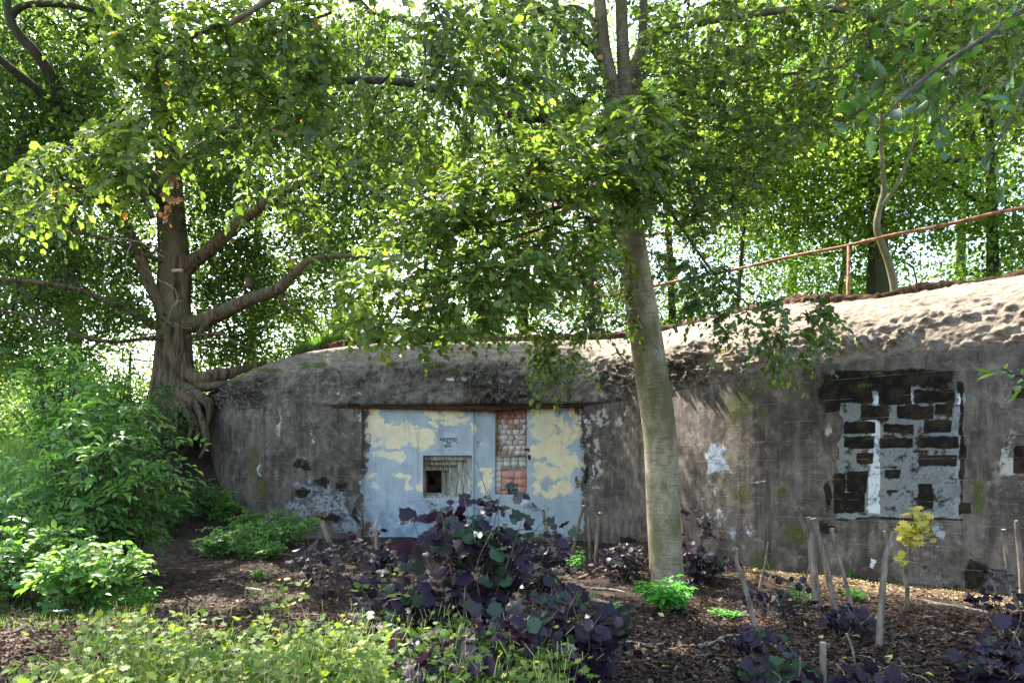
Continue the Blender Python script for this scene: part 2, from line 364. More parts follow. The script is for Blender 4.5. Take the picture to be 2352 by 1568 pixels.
    pc = b.mix(b.m('MULTIPLY', b.ss(b.noise(v, 18, 6, .8), .60, .64), .6), pc, (.60, .60, .57))
    c = b.mix(b.ss(b.m('ADD', A('paint'), b.m('ADD', b.m('MULTIPLY', wob, .7), b.m('MULTIPLY', b.m('SUBTRACT', st, .5), .8))), .44, .56), c, pc)
    # block infill, white stripe and the stains
    bl = b.mix(b.ss(mid, .38, .6), (.14, .145, .138), (.30, .315, .32)); bl = b.mix(b.m('MULTIPLY', b.ss(big, .5, .6), .5), bl, (.22, .22, .16))
    c = b.mix(b.ss(b.m('ADD', A('block'), b.m('MULTIPLY', wob2, .3)), .42, .58), c, bl)
    c = b.mix(b.m('MULTIPLY', b.ss(b.m('ADD', A('bluish'), wob), .45, .6), .85), c, b.mix(b.ss(mid, .4, .65), (.17, .21, .28), (.33, .37, .41)))
    c = b.mix(b.m('MULTIPLY', b.ss(b.m('ADD', A('navy'), wob), .35, .75), .8), c, b.mix(b.ss(b.m('ADD', mid, b.m('MULTIPLY', spk, .3)), .55, .75), (.035, .05, .085), (.40, .42, .44)))
    c = b.mix(b.ss(b.m('ADD', A('white'), b.m('MULTIPLY', wob2, .8)), .46, .56), c, (.56, .57, .58))
    c = b.mix(b.ss(b.m('ADD', A('dark'), b.m('MULTIPLY', wob2, 1.0)), .36, .60), c, b.mix(b.ss(mid, .45, .62), (.008, .007, .005), (.030, .021, .012)))
    c = b.mix(b.m('MULTIPLY', b.ss(b.m('ADD', A('moss'), b.m('MULTIPLY', wob, 1.2)), .25, .75), .85), c, b.mix(b.ss(fin, .4, .66), (.03, .04, .008), (.10, .12, .018)))
    # board marks of the formwork: thin pale lines with gaps
    z = b.n('ShaderNodeSeparateXYZ', i_0=v).outputs[2]
    fr = b.m('ABSOLUTE', b.m('SUBTRACT', b.m('FRACT', b.m('MULTIPLY', z, 3.4)), .5))
    ln = b.m('MULTIPLY', b.ss(fr, .482, .496), b.m('MULTIPLY', b.ss(b.noise(v, 2.6, 5, .7), .48, .56), b.m('SUBTRACT', 1.0, b.m('MULTIPLY', A('roof'), .9))))
    c = b.mix(b.m('MULTIPLY', ln, b.m('SUBTRACT', .52, b.m('MULTIPLY', A('paint'), .42))), c, (.30, .27, .24))
    h = b.m('ADD', b.m('MULTIPLY', mid, 1.0), b.m('MULTIPLY', fin, .45))
    rough_h = b.m('ADD', b.m('MULTIPLY', h, b.m('ADD', .5, b.m('MULTIPLY', b.m('MAXIMUM', A('lump'), rf), 1.0))), b.m('MULTIPLY', b.m('MULTIPLY', lw, ln_), 3.0))
    rough_h = b.m('SUBTRACT', rough_h, b.m('MULTIPLY', b.m('MULTIPLY', ln, .25), 1.0))
    t.links.new(b.bsdf(c, .93, .18, b.bump(rough_h, .02)), out.inputs[0]); return m
M_wall = wall_mat('weathered_concrete')

TOPD, LIP = 2.6, 3.07
def topz(s): return np.interp(s, [s_of_px(490), s_of_px(560), s_of_px(690), s_of_px(820), s_of_px(1420), s_of_px(1700), s_of_px(1950), SLEN], [1.45, 1.6, 1.74, 1.85, 1.85, 1.58, 1.45, 1.42])
s0v, s1v = s_of_px(470), s_of_px(2420)
FA, FB = s_of_px(830), s_of_px(1340)             # painted recess
EX0, EX1, EZ0, EZ1 = s_of_px(968), s_of_px(1082), CAMZ + (1080 - 1144) / F * 15.5, CAMZ + (1080 - 1045) / F * 15.5
DX0, DX1, DZ0, DZ1 = s_of_px(1136), s_of_px(1209), CAMZ + (1080 - 1136) / F * 15.4, LIP
CX = s_of_px(1086)
def lines(lo, hi, st, hard, e=.0015):
    a = list(np.arange(lo, hi, st)) + [hi]
    a = [q for q in a if all(abs(q - h) > .01 for h in hard)]
    for h in hard: a += [h - e, h + e]
    return np.array(sorted(a))
SS = np.concatenate([np.arange(0, s_of_px(500) , .05), lines(s_of_px(500), s1v, .021, [FA, FB, EX0, EX1, DX0, DX1, CX]), np.arange(s1v + .05, SLEN, .06)])
ZZ = lines(-.3, LIP - .004, .024, [EZ0, EZ1, DZ0]); nW = len(ZZ)
TT = np.linspace(0, 1, 120)
S, Rw = np.meshgrid(SS, np.arange(nW + len(TT)))
wx, wy, nx, ny = wall_at(SS)
isroof = Rw >= nW
z = np.where(isroof, 0, ZZ[np.minimum(Rw, nW - 1)]); th = np.where(isroof, TT[np.clip(Rw - nW, 0, len(TT) - 1)], 0) * np.pi / 2
thu = th
D0 = TOPD * (1 - np.cos(thu)); z = np.where(isroof, LIP + topz(S) * np.sin(thu) ** .93, z)
arc = np.where(isroof, thu * 2.2, 0)
px = 1176 + wx / np.maximum(wy, 1) * F; PX = np.broadcast_to(px, S.shape)
# lip drops slightly at the left and lines run through
PY = 1080 - (z - CAMZ) / np.maximum(wy, 1) * F
w3 = np.stack([S, z, S * 0], -1)
PX0, PY0 = PX, PY
PX = PX + (fbm(w3 * 3.2, 201, 5, .65) - .5) * 44; PY = PY + (fbm(w3 * 3.2 + 40, 202, 5, .65) - .5) * 40
p3 = np.stack([S, np.where(isroof, LIP + arc, z), S * 0], -1)
inF = (S > FA) & (S < FB)
rec = np.where(inF & ~isroof, .17 + .05 * (S > CX) , 0.0)
rec = np.where((S > DX0) & (S < DX1) & (z > DZ0) & ~isroof, rec + .10, rec)
lipw = sstep(.0, .35, arc) * sstep(1.5, .55, arc)
rightside = sstep(1500, 1750, PX0)
nolip = 1 - sstep(700, 800, PX0) * sstep(1480, 1350, PX0)
band = isroof * sstep(2.6, .3, arc) * sstep(0, .04, arc)
q = p3 * np.array([1, 1, 1])
wa = (fbm(p3 * 6, 301, 3) - .5) * .9
lump_a = cells(S / .19 + arc * .8 + wa, arc / .16 + wa, 11, .36, .30) * sstep(.42, .60, fbm(p3 * 1.7, 302, 3) + .10 * rightside)
lump_b = cells(S / .24 + 3 + wa, arc / .24 + 7 - wa, 31, .42, .5)
dens_noise = sstep(.40, .60, fbm(p3 * .9, 21, 3))
low = sstep(1.7, .5, arc)
lo_r = sstep(.0, .25, arc) * sstep(1.35, .6, arc)
bmask = np.where(rightside > .5, sstep(1700, 2000, PX0) * sstep(.15, .4, arc) * sstep(1.25, .7, arc), low * .8)
hl = isroof * (lump_a * .032 + lump_b * (.05 + .07 * fbm(p3 * 13, 303, 3)) * dens_noise * bmask)
crust = isroof * low * (.25 + .75 * dens_noise) * np.clip(fbm(p3 * 11, 5, 5, .6) - .42, 0, 1) * np.where(rightside > .5, .10 + .30 * sstep(1.3, .4, arc) , .65)
hs = isroof * (fbm(p3 * np.array([1.2, 2, 1]), 41, 3) - .5) * .05 + isroof * (fbm(p3 * 14, 45, 4, .6) - .5) * .036 + (fbm(p3 * 1.1, 51, 3) - .5) * .03 + (fbm(p3 * 7, 61, 3) - .5) * np.where(inF, .003, .012) * (1 - isroof)
hs = hs + isroof * sstep(.45, .5, np.abs(np.modf(arc / .36 + .1 * (fbm(p3 * .7, 66, 2)))[0] - .5)) * -.012
lipout = np.where(isroof, .10 * sstep(.5, 0, arc) * (1 - nolip), 0)
disp = hs + hl + crust + lipout
disp = disp * np.where(isroof, np.maximum(sstep(-.02, .05, arc) * (1 - nolip), sstep(0, .35, arc)), 1)
# outward normal of the section
cn, sn = np.where(isroof, np.cos(thu), 1), np.where(isroof, np.sin(thu), 0)
Xg = wx + nx * (D0 + rec) - nx * cn * disp; Yg = wy + ny * (D0 + rec) - ny * cn * disp; Zg = z + sn * disp + np.where(isroof, 0, 0)
Zg = Zg + isroof * .0
V = np.stack([Xg, Yg, Zg], -1).reshape(-1, 3)

def blob(lst, soft=1.0):
    o = np.full(S.shape, -2.0)
    for (cx, cy, rx, ry) in lst: o = np.maximum(o, 1 - np.sqrt(((PX - cx) / rx) ** 2 + ((PY - cy) / ry) ** 2))
    return np.clip(o * soft + .35, 0, 1)
def rects(lst, e):
    o = np.zeros(S.shape)
    for (x0, y0, x1, y1) in lst: o = np.maximum(o, np.clip(.5 + np.minimum(np.minimum(PX - x0, x1 - PX), np.minimum(PY - y0, y1 - PY)) / e, 0, 1))
    return o
def rects2(lst, e):
    o = np.zeros(S.shape); A_, B_ = PX0 * .72 + PX * .28, PY0 * .72 + PY * .28
    for (x0, y0, x1, y1) in lst: o = np.maximum(o, np.clip(.5 + np.minimum(np.minimum(A_ - x0, x1 - A_), np.minimum(B_ - y0, y1 - B_)) / e, 0, 1))
    return o
def c6(x0, y0, x1, y1): return (1540.5 + .4311 * x0, 574.8 + .4311 * y0, 1540.5 + .4311 * x1, 574.8 + .4311 * y1)
vis = (wy > 5) * 1.0
wallm = (~isroof) * vis
a_yel = blob([(850, 945, 28, 22), (866, 975, 26, 26), (893, 988, 30, 26), (925, 990, 36, 28), (962, 1005, 36, 26), (972, 1022, 18, 16), (905, 1015, 40, 16), (875, 1042, 26, 12), (905, 1045, 22, 16), (852, 1020, 14, 14),
              (978, 945, 8, 12), (1000, 950, 22, 8), (1026, 946, 18, 14), (1052, 938, 16, 8), (1020, 968, 16, 9), (1048, 962, 14, 9), (1065, 958, 14, 9), (992, 974, 9, 12), (1078, 980, 5, 10), (1030, 975, 20, 6),
              (850, 1090, 10, 8), (920, 1090, 26, 6), (935, 1100, 10, 8), (938, 1115, 8, 8), (860, 1120, 8, 6), (960, 1120, 10, 14), (1112, 1085, 16, 12), (1117, 1115, 14, 30), (1100, 935, 8, 8), (1112, 945, 8, 14), (1108, 1020, 4, 5),
              (1237, 940, 22, 26), (1262, 955, 16, 24), (1245, 985, 30, 26), (1290, 965, 16, 20), (1300, 1000, 18, 26), (1270, 1020, 28, 24), (1240, 1040, 20, 22), (1285, 1050, 26, 26), (1240, 1085, 26, 22), (1280, 1095, 24, 20),
              (1325, 940, 14, 30), (1322, 985, 10, 20), (1310, 1070, 18, 30), (1230, 1120, 16, 16), (1270, 1130, 26, 10), (845, 975, 10, 60), (1300, 1120, 18, 14)], 1.25)
a_yel = a_yel + rects([(1216, 925, 1300, 1110)], 60) * .12
sl_, sr_ = 12, 16
a_paint = np.clip(.5 + (PX - 834) / 44, 0, 1) * np.clip(.5 + (1332 - PX) / 44, 0, 1) * (np.where(PY < 1290, 1, 0)) * (S < FB + .4)
a_paint = a_paint * (1 - .75 * np.clip(.5 + ((PY - 1228) / 22), 0, 1) * np.clip((PX - 1090) / 40, 0, 1)) * (1 - .6 * rects([(790, 1195, 860, 1300)], 40)) * (~isroof)
a_navy = .8 * blob([(760, 1150, 70, 36), (720, 1120, 50, 24), (800, 1190, 50, 40), (690, 1160, 40, 30), (1225, 1165, 60, 14), (985, 1160, 30, 10)])
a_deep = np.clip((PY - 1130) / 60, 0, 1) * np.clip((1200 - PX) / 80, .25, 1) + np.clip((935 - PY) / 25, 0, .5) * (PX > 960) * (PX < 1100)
PY0 = 1080 - (z - CAMZ) / np.maximum(wy, 1) * F
a_dark = rects2([c6(*r) for r in [(1010, 830, 1160, 905), (1205, 825, 1400, 895), (1405, 818, 1500, 880), (918, 915, 1090, 978), (1130, 925, 1290, 972), (1350, 908, 1500, 972), (925, 990, 1088, 1055), (1120, 1000, 1292, 1055),
        (1320, 992, 1530, 1055), (990, 1082, 1082, 1135), (1320, 1092, 1525, 1145), (1138, 1168, 1222, 1212), (1322, 1240, 1398, 1380), (940, 1180, 1050, 1290), (815, 690, 1075, 815), (1110, 700, 1285, 820), (1300, 745, 1510, 810),
        (870, 640, 1500, 705), (1525, 700, 1560, 760), (1548, 830, 1560, 1400), (1535, 1040, 1572, 1110), (870, 1190, 935, 1400), (930, 1290, 1040, 1398), (1150, 1276, 1210, 1290), (1400, 1330, 1500, 1338),
        (1820, 740, 1900, 790), (1830, 1040, 1900, 1180), (820, 800, 900, 860), (1540, 1340, 1600, 1400)]], 9)
a_dark = np.maximum(a_dark, .42 * rects([c6(700, 640, 900, 960), c6(850, 900, 905, 1180), c6(1250, 1620, 1650, 1700)], 40))
a_dark = np.maximum(a_dark, .75 * blob([(1905, 1140, 14, 46), (1900, 900, 34, 30), (2120, 860, 90, 16), (2240, 1320, 40, 45), (1440, 1240, 30, 14)]))
a_dark = np.maximum(a_dark, .62 * blob([(735, 1110, 30, 26), (780, 1120, 26, 20), (700, 1130, 26, 20), (690, 1070, 30, 14), (820, 1180, 14, 40), (760, 1190, 60, 16), (1900, 1210, 30, 20), (985, 1155, 10, 8), (1345, 1090, 8, 40)]))
PXs = PX0 * .75 + PX * .25; PYs = PY0 * .75 + PY * .25
a_dark = np.maximum(a_dark, .72 * rects([(1892, 852, 2190, 900)], 30))
a_dark = np.maximum(a_dark, .43 * np.clip(.5 + np.minimum(np.minimum(PX - 1900, 2225 - PX), np.minimum(PY - 845, 1215 - PY)) / 70, 0, 1))
a_dark = np.maximum(a_dark, .36 * np.clip(.5 + np.minimum(np.minimum(PX - 600, 850 - PX), np.minimum(PY - 1085, 1300 - PY)) / 90, 0, 1))
for yy in (932, 968, 1003, 1037, 1073, 1110, 1145): a_dark = np.maximum(a_dark, .62 * np.clip(1 - np.abs(PYs - yy) / 2.4, 0, 1) * (PX > 1932) * (PX < 2205))
a_dark = np.maximum(a_dark, np.clip(1.1 - np.abs(PXs - 2207) / 3.2, 0, 1) * (PY > 900) * (PY < 1195)); a_dark = np.maximum(a_dark, .8 * np.clip(1.1 - np.abs(PYs - 1192) / 2.6, 0, 1) * (PX > 1930) * (PX < 2215))
a_dark = a_dark * (~isroof)
a_block = rects([c6(905, 745, 1545, 1430)], 8) * (~isroof)
a_white = np.where((PXs > 1540.5 + .4311 * 1053) & (PXs < 1540.5 + .4311 * 1116) & (PYs > 965) & (PYs < 1182), .72, 0.0)
a_white = np.maximum(a_white, 0 * PX) + rects([c6(1082, 765, 1110, 830), c6(1060, 800, 1115, 826), c6(1290, 765, 1302, 815), c6(1510, 760, 1530, 830), c6(1020, 1290, 1030, 1370)], 6)
a_white = np.maximum(a_white, .55 * blob([(865, 1118, 26, 10), (880, 1130, 10, 12), (2005, 1295, 14, 22), (1360, 1090, 5, 70), (1345, 960, 6, 30), (960, 1135, 8, 10), (1010, 1150, 5, 6), (1200, 1150, 40, 10), (1660, 1085, 8, 2), (1745, 1110, 50, 3), (600, 1080, 4, 30)]))
a_white = a_white * (~isroof) + isroof * blob([(868, 860, 4, 4), (880, 868, 5, 8), (745, 880, 6, 7), (1060, 865, 60, 12)]) * .5
a_bluish = .68 * rects([c6(185, 1030, 322, 1182)], 26) + .5 * blob([(1700, 1215, 60, 26), (790, 1170, 60, 40), (740, 1135, 30, 30), (2150, 1120, 40, 20), (2160, 1240, 22, 50), (1240, 1180, 90, 50), (1650, 1190, 60, 30), (1880, 1220, 60, 16)])
a_bluish = a_bluish * (~isroof)
a_pale = blob([(1372, 1050, 12, 120), (1385, 960, 22, 30), (1360, 960, 14, 40), (1425, 960, 14, 50), (1350, 1000, 10, 70), (640, 975, 10, 60), (715, 990, 5, 60), (1900, 990, 12, 60), (2320, 1040, 24, 100), (1985, 970, 8, 16), (1640, 1140, 8, 20),
               (1030, 860, 90, 14), (1150, 880, 100, 10), (800, 900, 90, 6), (2160, 870, 40, 8)]) * .62
a_pale = np.where(isroof, a_pale * .7, a_pale)
a_moss = .62 * blob([c for c in [(1700, 930, 38, 50), (1690, 960, 20, 50), (1780, 880, 60, 20), (1760, 950, 22, 24), (1700, 1130, 26, 34), (1790, 1130, 20, 16), (1870, 1280, 20, 60), (580, 1060, 22, 60), (600, 1120, 30, 30), (2020, 858, 40, 8), (1990, 880, 30, 8), (1830, 1220, 40, 30), (2250, 1140, 20, 60), (1750, 1290, 50, 30)]])
PYr = 1080 - (Zg - CAMZ) / np.maximum(Yg, 1) * F; PXr = 1176 + Xg / np.maximum(Yg, 1) * F
mr = np.full(S.shape, -2.0)
for (cx, cy, rx, ry) in [(700, 840, 18, 10), (735, 838, 22, 8), (1000, 838, 30, 9), (900, 835, 16, 6), (620, 850, 30, 6), (1040, 850, 16, 8), (545, 880, 14, 8)]:
    mr = np.maximum(mr, 1 - np.sqrt(((PXr - cx) / rx) ** 2 + ((PYr - cy) / ry) ** 2))
a_moss = np.where(isroof, np.clip(mr + .35, 0, .85), a_moss)
arcz = np.where(isroof, arc, (z - LIP)); a_roof = np.where(rightside > .3, sstep(-.15, .45, arcz) * (.45 + .75 * rightside) , isroof * sstep(.45, 1.6, arc) * .95)
a_lump = isroof * np.clip(lump_a * .4 + lump_b * dens_noise * .6 + dens_noise * low * .6, 0, 1) * np.where(rightside > .5, .3, 1)
attrs = {'navy': a_navy * (~isroof), 'yel': a_yel, 'paint': a_paint, 'deep': a_deep, 'dark': a_dark, 'block': a_block, 'white': a_white, 'bluish': a_bluish, 'pale': a_pale, 'moss': a_moss, 'roof': a_roof, 'lump': a_lump}
attrs = {k: v * vis for k, v in attrs.items()}; attrs['roof'] = a_roof; attrs['lump'] = a_lump

idx = np.arange(V.shape[0]).reshape(S.shape)
Fq = np.stack([idx[:-1, :-1], idx[:-1, 1:], idx[1:, 1:], idx[1:, :-1]], -1)
sm = (SS[:-1] + SS[1:]) / 2; zr = np.concatenate([ZZ, np.full(len(TT), 99.)]); zm = (zr[:-1] + zr[1:]) / 2
SM, ZM = np.meshgrid(sm, zm); RR = np.arange(len(zm))[:, None] * np.ones_like(SM)
hole = (SM > EX0) & (SM < EX1) & (ZM > EZ0) & (ZM < EZ1)
hole |= (SM > DX0) & (SM < DX1) & (ZM > DZ0) & (RR < nW - 1)
bx0, by0, bx1, by1 = c6(905, 745, 1545, 1430)
pxm = (px[:-1] + px[1:]) / 2; wym = (wy[:-1] + wy[1:]) / 2; PXM = np.broadcast_to(pxm, SM.shape); PYM = 1080 - (ZM - CAMZ) / np.maximum(wym, 1) * F
blk = (PXM > bx0) & (PXM < bx1) & (PYM > by0) & (PYM < by1) & (RR < nW - 1)
pnt = (SM > FA) & (SM < FB) & (RR < nW - 1)
roofm = RR >= nW - 1
bunker = thing('concrete_bunker', 'long mossy concrete bunker with rounded roof edge and peeling blue painted recess', 'bunker', (0, 16, 0))
def sub(name, mask, lab=None, offset=None):
    f = Fq[mask & ~hole]; u, inv = np.unique(f, return_inverse=True); f = inv.reshape(-1, 4)
    o = mk(name, V[u], [f], M_wall, None, bunker, True, {k: ('POINT', v.ravel()[u]) for k, v in attrs.items()})
    if lab: o['label'] = lab
    return o
rest = ~(blk | pnt | roofm)
sub('wall', rest)
sub('painted_panel', pnt, 'recessed wall panel with peeling blue and yellow paint')
sub('block_infill', blk, 'blocked up opening with black stained blocks and a white painted stripe')
sub('roof_slope', roofm, 'rounded roof edge with lumpy mortar')
# end and top closure of the roof, under the soil
last = V.reshape(S.shape + (3,))[-1][::8]
top = np.vstack([last, [[16, 0, 4.9], [20, 20, 4.9], [6, 30, 4.9], [-9, 30, 4.9]]])
c = top.mean(0) + np.array([3, 2, 0.02]); n = len(top)
Vt = np.vstack([top, top * np.array([1, 1, 0]), c])
mk('roof_slab', Vt, [np.array([[i, (i + 1) % n, n + (i + 1) % n, n + i] for i in range(len(last) - 1, n)]), np.array([[i, (i + 1) % n, 2 * n] for i in range(n)])], M_wall, None, bunker)

# soil lying on the roof, ragged edge
def soil_mat():
    m, t, out = new_mat('roof_soil'); b = NB(t); v = b.pos(); n = b.noise(v, 9, 6, .7)
    c = b.mix(b.ss(n, .35, .65), (.028, .017, .012), (.12, .062, .040)); c = b.mix(b.ss(b.noise(v, 3, 3), .55, .7), c, (.05, .05, .02))
    t.links.new(b.bsdf(c, .95, .1, b.bump(n, .06)), out.inputs[0]); return m
M_soil = soil_mat()
Sk = np.arange(.5, SLEN - .3, .035); kx, ky, knx, kny = wall_at(Sk); rows = 34
u = np.linspace(0, 1, rows)[:, None]; ds = np.stack([Sk, Sk * 0, Sk * 0], -1)
edge = 2.02 + (fbm(ds * .6, 71, 3) - .5) * .5 + (fbm(ds * 4, 72, 3) - .5) * .22 + (fbm(ds * 16, 73, 3) - .5) * .12
dd = edge + u ** 1.6 * 1.6
lft = sstep(s_of_px(900), s_of_px(560), Sk)
dd = dd - lft * .25
hh = LIP + topz(Sk) * np.sin(np.arccos(np.clip(1 - np.minimum(dd, TOPD) / TOPD, 0, 1))) ** .93
thick = (.05 + .10 * vnoise(ds * 1.3, 75) + .05 * (fbm(ds * 9, 76, 3) - .5)) * np.clip(u * 14, 0, 1) ** .6 + .13 * u
pz = hh + thick + (vnoise(np.stack([np.broadcast_to(Sk, dd.shape) * 8, u * 14 + 0 * dd, 0 * dd], -1), 77) - .5) * .05 + (fbm(np.stack([np.broadcast_to(Sk, dd.shape) * 14, u * 26 + 0 * dd, 0 * dd], -1), 79, 3) - .5) * .10 - .03 * (u < .03) + .04 * sstep(.05, .5, u)
overh = -.035 * np.sin(np.clip(u * 12, 0, np.pi)) * vnoise(np.stack([np.broadcast_to(Sk, dd.shape) * 5, 0 * dd, 0 * dd], -1), 78)
Vx = kx + knx * (dd + overh); Vy = ky + kny * (dd + overh)
Vs = np.stack([Vx, Vy, pz], -1).reshape(-1, 3); ii = np.arange(len(Vs)).reshape(dd.shape)
mk('soil_cap', Vs, [np.stack([ii[:-1, :-1], ii[:-1, 1:], ii[1:, 1:], ii[1:, :-1]], -1).reshape(-1, 4)], M_soil, None, bunker, True)
def roof_edge(s, back=0.0):
    x, y, a, b_ = wall_at(s); return x + a * (2.1 + back), y + b_ * (2.1 + back)

# gun port: stepped funnel going back to a dark chamber
ex0x, ey, inx, iny = wall_at((EX0 + EX1) / 2)
tdir = np.array([iny, -inx, 0.0]); ndir = np.array([inx, iny, 0.0])
def fw(s, zz, back):          # point on the facade: s along, height, depth back
    a, b_, _, _ = wall_at(s); return np.array([a, b_, zz]) + ndir * (back)
conc_port = plain_mat('board_marked_concrete', (.11, .11, .09), (.26, .27, .23), 7, .9, .15, .008, (9, 1, .7), (.06, .055, .04))
port_m, t_, o_ = new_mat('board_marked_concrete_port'); nb = NB(t_)
vv = nb.noise(nb.pos((9, 3, .8)), 3, 5, .7); v2_ = nb.noise(nb.pos(), 12, 5, .7)
cc = nb.mix(nb.ss(vv, .35, .65), (.16, .16, .13), (.62, .60, .54)); cc = nb.mix(nb.ss(v2_, .55, .7), cc, (.07, .07, .05))
t_.links.new(nb.bsdf(cc, .9, .1, nb.bump(nb.m('ADD', vv, v2_), .012)), o_.inputs[0])
def u2s(cx): return s_of_px(913 + .5102 / 1.4787 * 0 + (1350 + cx * .2551) / 1.4787 - 913)
def u2z(cy): return CAMZ + (1080 - (1350 + cy * .2551) / 1.4787) / F * 15.5
steps = [(320, 768, 985, 1345), (322, 830, 912, 1322), (324, 895, 780, 1300), (326, 965, 655, 1275), (328, 968, 548, 1265)]
mb = MB(); base_rec = .17
dep = [base_rec, .36, .56, .76, 1.0]
sd = lambda cx, d: u2s(cx) + ((1350 + cx * .2551) / 1.4787 - 1176) / F * d
zd = lambda cy, d: CAMZ + (1080 - (1350 + cy * .2551) / 1.4787) / F * (15.5 + d)
rc = [(EX0, EZ0, EX1, EZ1)] + [(sd(a, dep[i + 1] - .17) - .02, zd(d, dep[i + 1]), sd(c_, dep[i + 1]), zd(b_, dep[i + 1])) for i, (a, b_, c_, d) in enumerate(steps[1:])]
def quad(a, b_, c_, d, r=.5): mb.add([a, b_, c_, d], [[0, 1, 2, 3]], r=r)
for i in range(len(rc)):
    s0, z0, s1, z1 = rc[i]; d0 = dep[i]; d1 = dep[i + 1] if i + 1 < len(rc) else 1.18
    c4 = lambda dpt: [fw(s0, z0, dpt), fw(s1, z0, dpt), fw(s1, z1, dpt), fw(s0, z1, dpt)]
    A0, A1 = c4(d0), c4(d1)
    for j in range(4): quad(A0[j], A0[(j + 1) % 4], A1[(j + 1) % 4], A1[j])
    if i + 1 < len(rc):
        q0, y0, q1, y1 = rc[i + 1]; B = [fw(q0, y0, d1), fw(q1, y0, d1), fw(q1, y1, d1), fw(q0, y1, d1)]
        for j in range(4): quad(A1[j], A1[(j + 1) % 4], B[(j + 1) % 4], B[j])
mb.build('gun_port', port_m, bunker)
# dark chamber behind it, with a rusty plate and its square hole
s0, z0, s1, z1 = rc[-1]; mb = MB()
hx0, hx1, hz1, hz0 = sd(378, 1.18), sd(445, 1.18), zd(1062, 1.18), zd(1155, 1.18)
for (a, b_, c_, d) in [(s0 - .05, z0 - .05, hx0, z1 + .05), (hx1, z0 - .05, s1 + .05, z1 + .05), (hx0, z0 - .05, hx1, hz0), (hx0, hz1, hx1, z1 + .05)]:
    mb.add([fw(a, b_, 1.18), fw(c_, b_, 1.18), fw(c_, d, 1.18), fw(a, d, 1.18), fw(a, b_, 1.2), fw(c_, b_, 1.2), fw(c_, d, 1.2), fw(a, d, 1.2)], [[0, 1, 2, 3], [7, 6, 5, 4], [0, 4, 5, 1], [1, 5, 6, 2], [2, 6, 7, 3], [3, 7, 4, 0]])
mb.tube([fw(hx1 + .02, (hz0 + hz1) / 2 - .02, 1.14), fw(s1 - .02, z0 + .10, 1.05)], .012, 5)
port_plate = mb.build('port_plate', M_dark_rust, bunker); port_plate['label'] = 'dark rusty plate with a square hole inside the gun port'
mb = MB(); o0, o1 = fw(s0 - .3, 0.2, 1.5), fw(s1 + .5, 2.6, 1.5)
mb.add([fw(s0 - .3, .2, 1.22), fw(s1 + .5, .2, 1.22), fw(s1 + .5, 2.6, 1.22), fw(s0 - .3, 2.6, 1.22), fw(s0 - .3, .2, 3), fw(s1 + .5, .2, 3), fw(s1 + .5, 2.6, 3), fw(s0 - .3, 2.6, 3)], [[4, 5, 6, 7], [0, 4, 7, 3], [1, 2, 6, 5], [3, 7, 6, 2], [0, 1, 5, 4]])
mb.build('chamber', M_dark_rust, bunker)

# bricked up doorway
def brick_mat():
    m, t, out = new_mat('old_brick'); b = NB(t); v = b.pos(); r = b.attr('rnd'); n = b.noise(v, 14, 5, .7); n3 = b.noise(v, 45, 3, .7)
    c = b.mix(b.ss(r, 0, .5), (.36, .16, .12), (.42, .22, .17)); c = b.mix(b.ss(r, .5, 1), c, (.48, .36, .32))
    c = b.mix(b.m('MULTIPLY', b.ss(b.m('ADD', n, b.m('MULTIPLY', r, .35)), .58, .78), .85), c, (.62, .56, .52)); c = b.mix(b.ss(n3, .62, .72), c, (.15, .10, .08))
    t.links.new(b.bsdf(c, .92, .1, b.bump(b.m('ADD', n, n3), .008)), out.inputs[0]); return m
M_brick = brick_mat(); M_mortar = plain_mat('mortar', (.17, .15, .125), (.32, .30, .27), 12, .95, .1, .01)
BR = .27
mb = MB(); mb.add([fw(DX0 - .02, DZ0 - .02, BR + .03), fw(DX1 + .02, DZ0 - .02, BR + .03), fw(DX1 + .02, DZ1 + .01, BR + .03), fw(DX0 - .02, DZ1 + .01, BR + .03)], [[0, 1, 2, 3]])
door = mb.build('brick_infill', M_mortar, bunker); door['label'] = 'doorway filled with old red and whitewashed bricks'
def brick(mbx, sa, sb, za, zb, proud=0.0, r=.5):
    e = .012; jt = lambda: rng.normal(0, .0035)
    f = [fw(sa + jt(), za + jt(), BR - .008 - proud), fw(sb + jt(), za + jt(), BR - .008 - proud), fw(sb + jt(), zb + jt(), BR - .008 - proud), fw(sa + jt(), zb + jt(), BR - .008 - proud)]
    g = [fw(sa - e, za - e, BR + .031), fw(sb + e, za - e, BR + .031), fw(sb + e, zb + e, BR + .031), fw(sa - e, zb + e, BR + .031)]
    mbx.add(f + g, [[0, 1, 2, 3], [0, 4, 5, 1], [1, 5, 6, 2], [2, 6, 7, 3], [3, 7, 4, 0]], r=r)
mb = MB()
ys = [95, 140, 205, 278, 352, 418, 492, 562, 635, 700, 765]
for i in range(len(ys) - 1):
    zt, zb = u2z(ys[i] + 6), u2z(ys[i + 1] - 6); x = 1308 - (i % 2) * 30
    while x < 1710:
        wdt = rng.choice([70, 78, 84, 150], p=[.3, .35, .2, .15]); x2 = min(x + wdt, 1712); xa = max(x, 1308)
        if x2 - xa > 18: brick(mb, u2s(xa) + .006, u2s(x2) - .012, zb, zt, r=np.clip((.25 if i < 3 else .62) + rng.normal(0, .25), 0, 1))
        x = x2 + 10
for (y0, y1) in [(775, 840), (855, 910)]:
    x = 1298
    while x < 1690: brick(mb, u2s(x) + .006, u2s(min(x + 92, 1712)) - .01, u2z(y1), u2z(y0), r=.95); x += 104
for y0, y1, r in [(915, 975, .9), (985, 1050, .95), (1060, 1125, .95), (1138, 1195, .9), (1205, 1270, .35)]: brick(mb, u2s(1298), u2s(1362), u2z(y1), u2z(y0), r=r)
mb.build('brick', M_brick, door)
